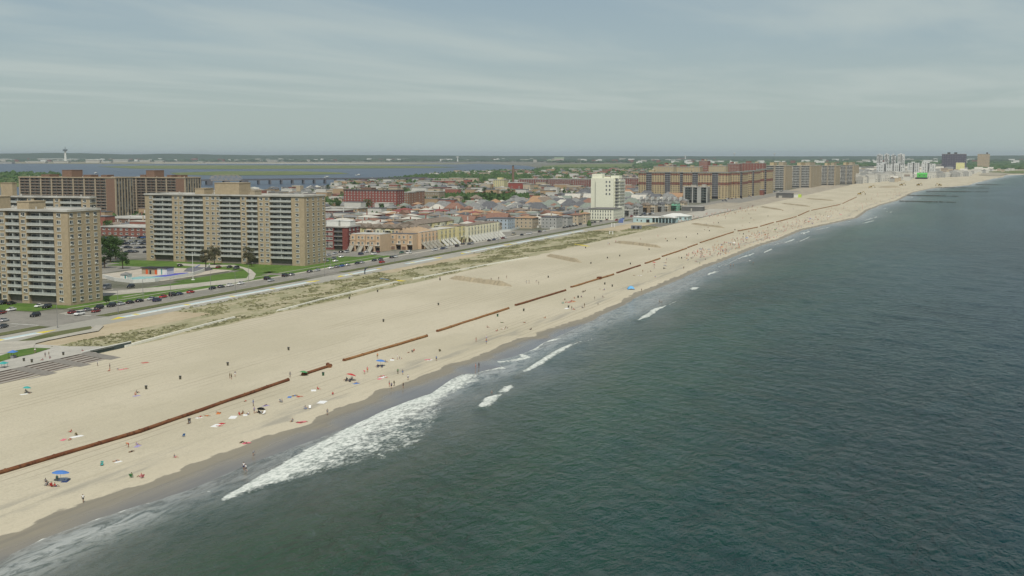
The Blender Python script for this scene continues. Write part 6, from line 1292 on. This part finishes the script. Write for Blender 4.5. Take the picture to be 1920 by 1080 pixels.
# blue beach tent
x, y = at(1183, 543); r = thing('beach_tent', 'light blue pop-up beach tent near the water edge', 'tent', (x, y, 0), .4); b = MB(); n = 9
rg = [[(q_, 1.7*math.cos(math.pi*i/n), 1.75*k*math.sin(math.pi*i/n)) for i in range(n+1)] for q_, k in ((-1.4, .35), (-.6, .9), (.3, 1), (1.2, .9))]
for j in range(3):
    for i in range(n): b.add([rg[j][i], rg[j+1][i], rg[j+1][i+1], rg[j][i+1]], [(0,1,2,3)])
b.obj('canopy', mat('sky_blue_nylon', (.12,.36,.62), .6, .05), r); MB().box(-1.3, -1.6, .0, 1.3, 1.6, .04).obj('groundsheet', CL['dark blue'], r); MB().box(-.6, -.5, .04, .2, .3, .4).obj('bag', CL['grey'], r)
for (u, v, c1, c2) in [(24,672,'blue','white'),(6,694,'teal','white')]:
    x, y = at(u, v, .2); r = thing('vendor_stall', f'small {c1} topped stall on the plaza, {"right" if u > 10 else "left"} one at the photo edge', 'stall', (x, y, .2), .3); 
    for a_ in (-1.1, 1.1):
        for c_ in (-.9, .9): MB().tube((a_, c_, 0), (a_, c_, 2), .04, .04, 5).obj('post', DARK, r)
    b = MB(); b.hip(-1.1, -.9, 1.1, .9, 2, .6, ov=.3); b.obj('roof', CL[c1], r); MB().box(-1, -.7, 0, 1, .3, .95).obj('counter', CL['grey'], r)
# beach mats and plot things
for (p0, p1, c_, lk) in [((712,522),(732,526),'blue','grey blue beach access mat at the dune gap'),((733,525),(757,527.5),'orange','yellow beach access mat at the dune gap'),((1075,457.5),(1103,462),'orange','yellow access mat at the far dune gap')]:
    a_ = Vector((*at(*p0), .12)); e_ = Vector((*at(*p1), .12)); d_ = e_-a_; o = MB().box(0, -1.4, -.05, d_.length, 1.4, .06).obj('access_mat', YP if c_ == 'orange' else mat('grey_blue_mat', (.14,.19,.26), .8, .1), None, tuple(a_), math.atan2(d_.y, d_.x)); tag(o, lk, 'mat')
x, y = at(1183, 429.5); r = thing('dumpsters', 'grey steel container with dark openings on the sandy plot', 'container', (x, y, .05), -math.pi/2+.2); MB().box(0, 0, 0, 9, 3, 3).obj('body', mat('grey_steel', (.16,.17,.19), .6, .2), r); MB().box(1.5, -.06, .4, 3.2, 0, 2.4).obj('opening', DARK, r); MB().box(5.5, -.06, .4, 7.2, 0, 2.4).obj('opening', DARK, r); r.name = 'container'
x, y = at(1164, 418); r = thing('covered_stand', 'long blue tarpaulin covered stand by the road end', 'stand', (x, y, .05), .25); b = MB(); b.loft([[(q_, -2.2, 0), (q_, -2.2, 1.8), (q_, 0, 2.8), (q_, 2.2, 1.8), (q_, 2.2, 0)] for q_ in (0, 38)]); b.obj('tarpaulin', mat('blue_tarpaulin', (.10,.14,.30), .5, .15, .8), r)
for k in range(5): MB().tube((k*9.2+.3, -2.4, 0), (k*9.2+.3, -2.4, 2.4), .08, .08, 6).obj('post', WHITE, r)
for (u, v, lk) in [(1146, 426, 'pair of white gate posts at the road end, nearer the road'), (1142, 439, 'pair of white posts standing on the grassy plot')]:
    x, y = at(u, v); r = thing('gate_posts', lk, 'posts', (x, y, .05), -math.pi/2)
    for q_ in (0, 2.6): MB().box(q_, 0, 0, q_+.7, .7, 3.6 if v < 430 else 2.4).obj('post', WHITE, r)
    MB().box(.7, .2, 2.9 if v < 430 else 1.9, 2.6, .45, 3.2 if v < 430 else 2.1).obj('crossbar', WHITE, r)
x, y = at(684, 515); r = thing('sculpture', 'dark leaning bird-like post figure beside the promenade', 'sculpture', (x, y, .05), 1.5); b = MB(); b.tube((0,0,0), (0,0,2.2), .35, .3, 8); b.tube((0,0,2.0), (-.6,0,3.6), .3, .5, 8); b.tube((-.5,0,3.3), (-2.4,0,4.2), .35, .08, 6); b.obj('figure', mat('dark_bluish_bronze', (.06,.075,.09), .6, .1), r); MB().box(-1, -1, 0, 1, 1, .25).obj('plinth', CONC, r)
for o in [o for p in PROTOS for o in ([p]+list(p.children_recursive))]: bpy.data.objects.remove(o)
# ------------------------------------------------------------ camera
cam = bpy.data.cameras.new('Camera'); cam.sensor_width = 36; cam.lens = 36*F0/1920; cam.clip_start = 1; cam.clip_end = 120000
co = bpy.data.objects.new('Camera', cam); COL.objects.link(co); co.location = (0, 0, H0); co.rotation_euler = (math.pi/2-PIT, 0, AZ-math.pi/2); sc.camera = co
# ------------------------------------------------------------ light, sky, air
SUN_EL = 56; h = (-CA*.97-(-SA)*0, -SA*.97)
AZS = math.atan2(-.44, -.9)                          # sun stands behind the viewpoint, a little to the sea side
sd = Vector((math.cos(AZS)*math.cos(rad(SUN_EL)), math.sin(AZS)*math.cos(rad(SUN_EL)), math.sin(rad(SUN_EL))))
sl = bpy.data.lights.new('Sun', 'SUN'); sl.energy = 3.5; sl.angle = rad(.6); sl.color = (1, .965, .87); so = bpy.data.objects.new('Sun', sl); COL.objects.link(so); so.rotation_euler = sd.to_track_quat('Z', 'Y').to_euler()
wd = bpy.data.worlds.new('World'); sc.world = wd; wd.use_nodes = True; nt = wd.node_tree; bg = nt.nodes['Background']; q = NT(wd)
sky = q.n('ShaderNodeTexSky', sky_type='NISHITA'); sky.sun_disc = False; sky.sun_elevation = rad(SUN_EL); sky.sun_rotation = math.pi/2-AZS; sky.altitude = 60; sky.dust_density = 2.2; sky.ozone_density = 1.2; sky.air_density = 1.0
d_ = q.n('ShaderNodeTexCoord').outputs['Generated']; sx = q.n('ShaderNodeSeparateXYZ', {0: d_}); zc = q.math('MAXIMUM', sx.outputs[2], .02)
pl = q.n('ShaderNodeCombineXYZ', {0: q.math('DIVIDE', sx.outputs[0], zc), 1: q.math('DIVIDE', sx.outputs[1], zc), 2: 0.0})
c1 = q.noise(pl.outputs[0], .16, .5, 1, 6, .55, .4, -AZ); c2 = q.noise(pl.outputs[0], .045, .10, 1, 5, .6, .3, -AZ+.3)
cl = q.ramp(q.math('ADD', q.math('MULTIPLY', c1, .5), q.math('MULTIPLY', c2, .5)), .40, .60, .0, 1.0)
edge = q.ramp(sx.outputs[2], .034, .037)
cl = q.math('MULTIPLY', cl, edge)
low = q.math('MULTIPLY', q.ramp(sx.outputs[2], .22, .0), .85)
SB = .082
base = q.mix(low, sky.outputs[0], q.mix(q.ramp(sx.outputs[2], .02, .10), (.455/SB,.545/SB,.52/SB), (.41/SB,.525/SB,.56/SB)))
c = q.mix(q.math('MULTIPLY', cl, .62), base, (.51/SB,.575/SB,.55/SB))
q.set(bg.inputs[0], c); bg.inputs[1].default_value = SB
# haze box
b = MB(); b.box(-4500, -30500, -8, 45500, 45500, 152)
m, q, pb_ = newmat('air_haze'); m.node_tree.nodes.remove(pb_); pv_ = q.n('ShaderNodeVolumePrincipled'); pv_.inputs['Color'].default_value = (.84,.95,1.0,1); pv_.inputs['Density'].default_value = 3.4e-5; pv_.inputs['Anisotropy'].default_value = .2
q.l.new(pv_.outputs[0], m.node_tree.nodes['Material Output'].inputs['Volume'])
hz = b.obj('haze', m); hz['kind'] = 'stuff'
hz['label'] = 'thin pale haze in the air over the coast and bay'; hz['category'] = 'haze'
# ------------------------------------------------------------ labels: look, place, and order from the left where the look repeats
ORD = ['leftmost','second from left','third from left','fourth from left','fifth from left','sixth from left','seventh from left','eighth from left','ninth from left','tenth from left']+[f'{w} from left' for w in 'eleventh twelfth thirteenth fourteenth fifteenth sixteenth seventeenth eighteenth nineteenth twentieth'.split()]
by = {}
for o, lk, z in REG:
    k = lk+((' '+z) if z else ''); by.setdefault(k, []).append(o)
for k, L in by.items():
    if len(L) > 1: L.sort(key=lambda o: proj(*o.location[:3])[0])
    for i, o in enumerate(L):
        if len(L) == 1 or len(L) > 20: o['label'] = k
        else: o['label'] = k+', '+ORD[i]
        if len(L) > 20 and 'group' not in o: o['group'] = k
sc.view_settings.view_transform = 'Standard'; sc.view_settings.look = 'None'; sc.view_settings.exposure = 0; sc.view_settings.gamma = 1
sc.cycles.volume_bounces = 0; sc.cycles.max_bounces = 5; sc.cycles.diffuse_bounces = 2; sc.cycles.glossy_bounces = 2; sc.cycles.use_denoising = True
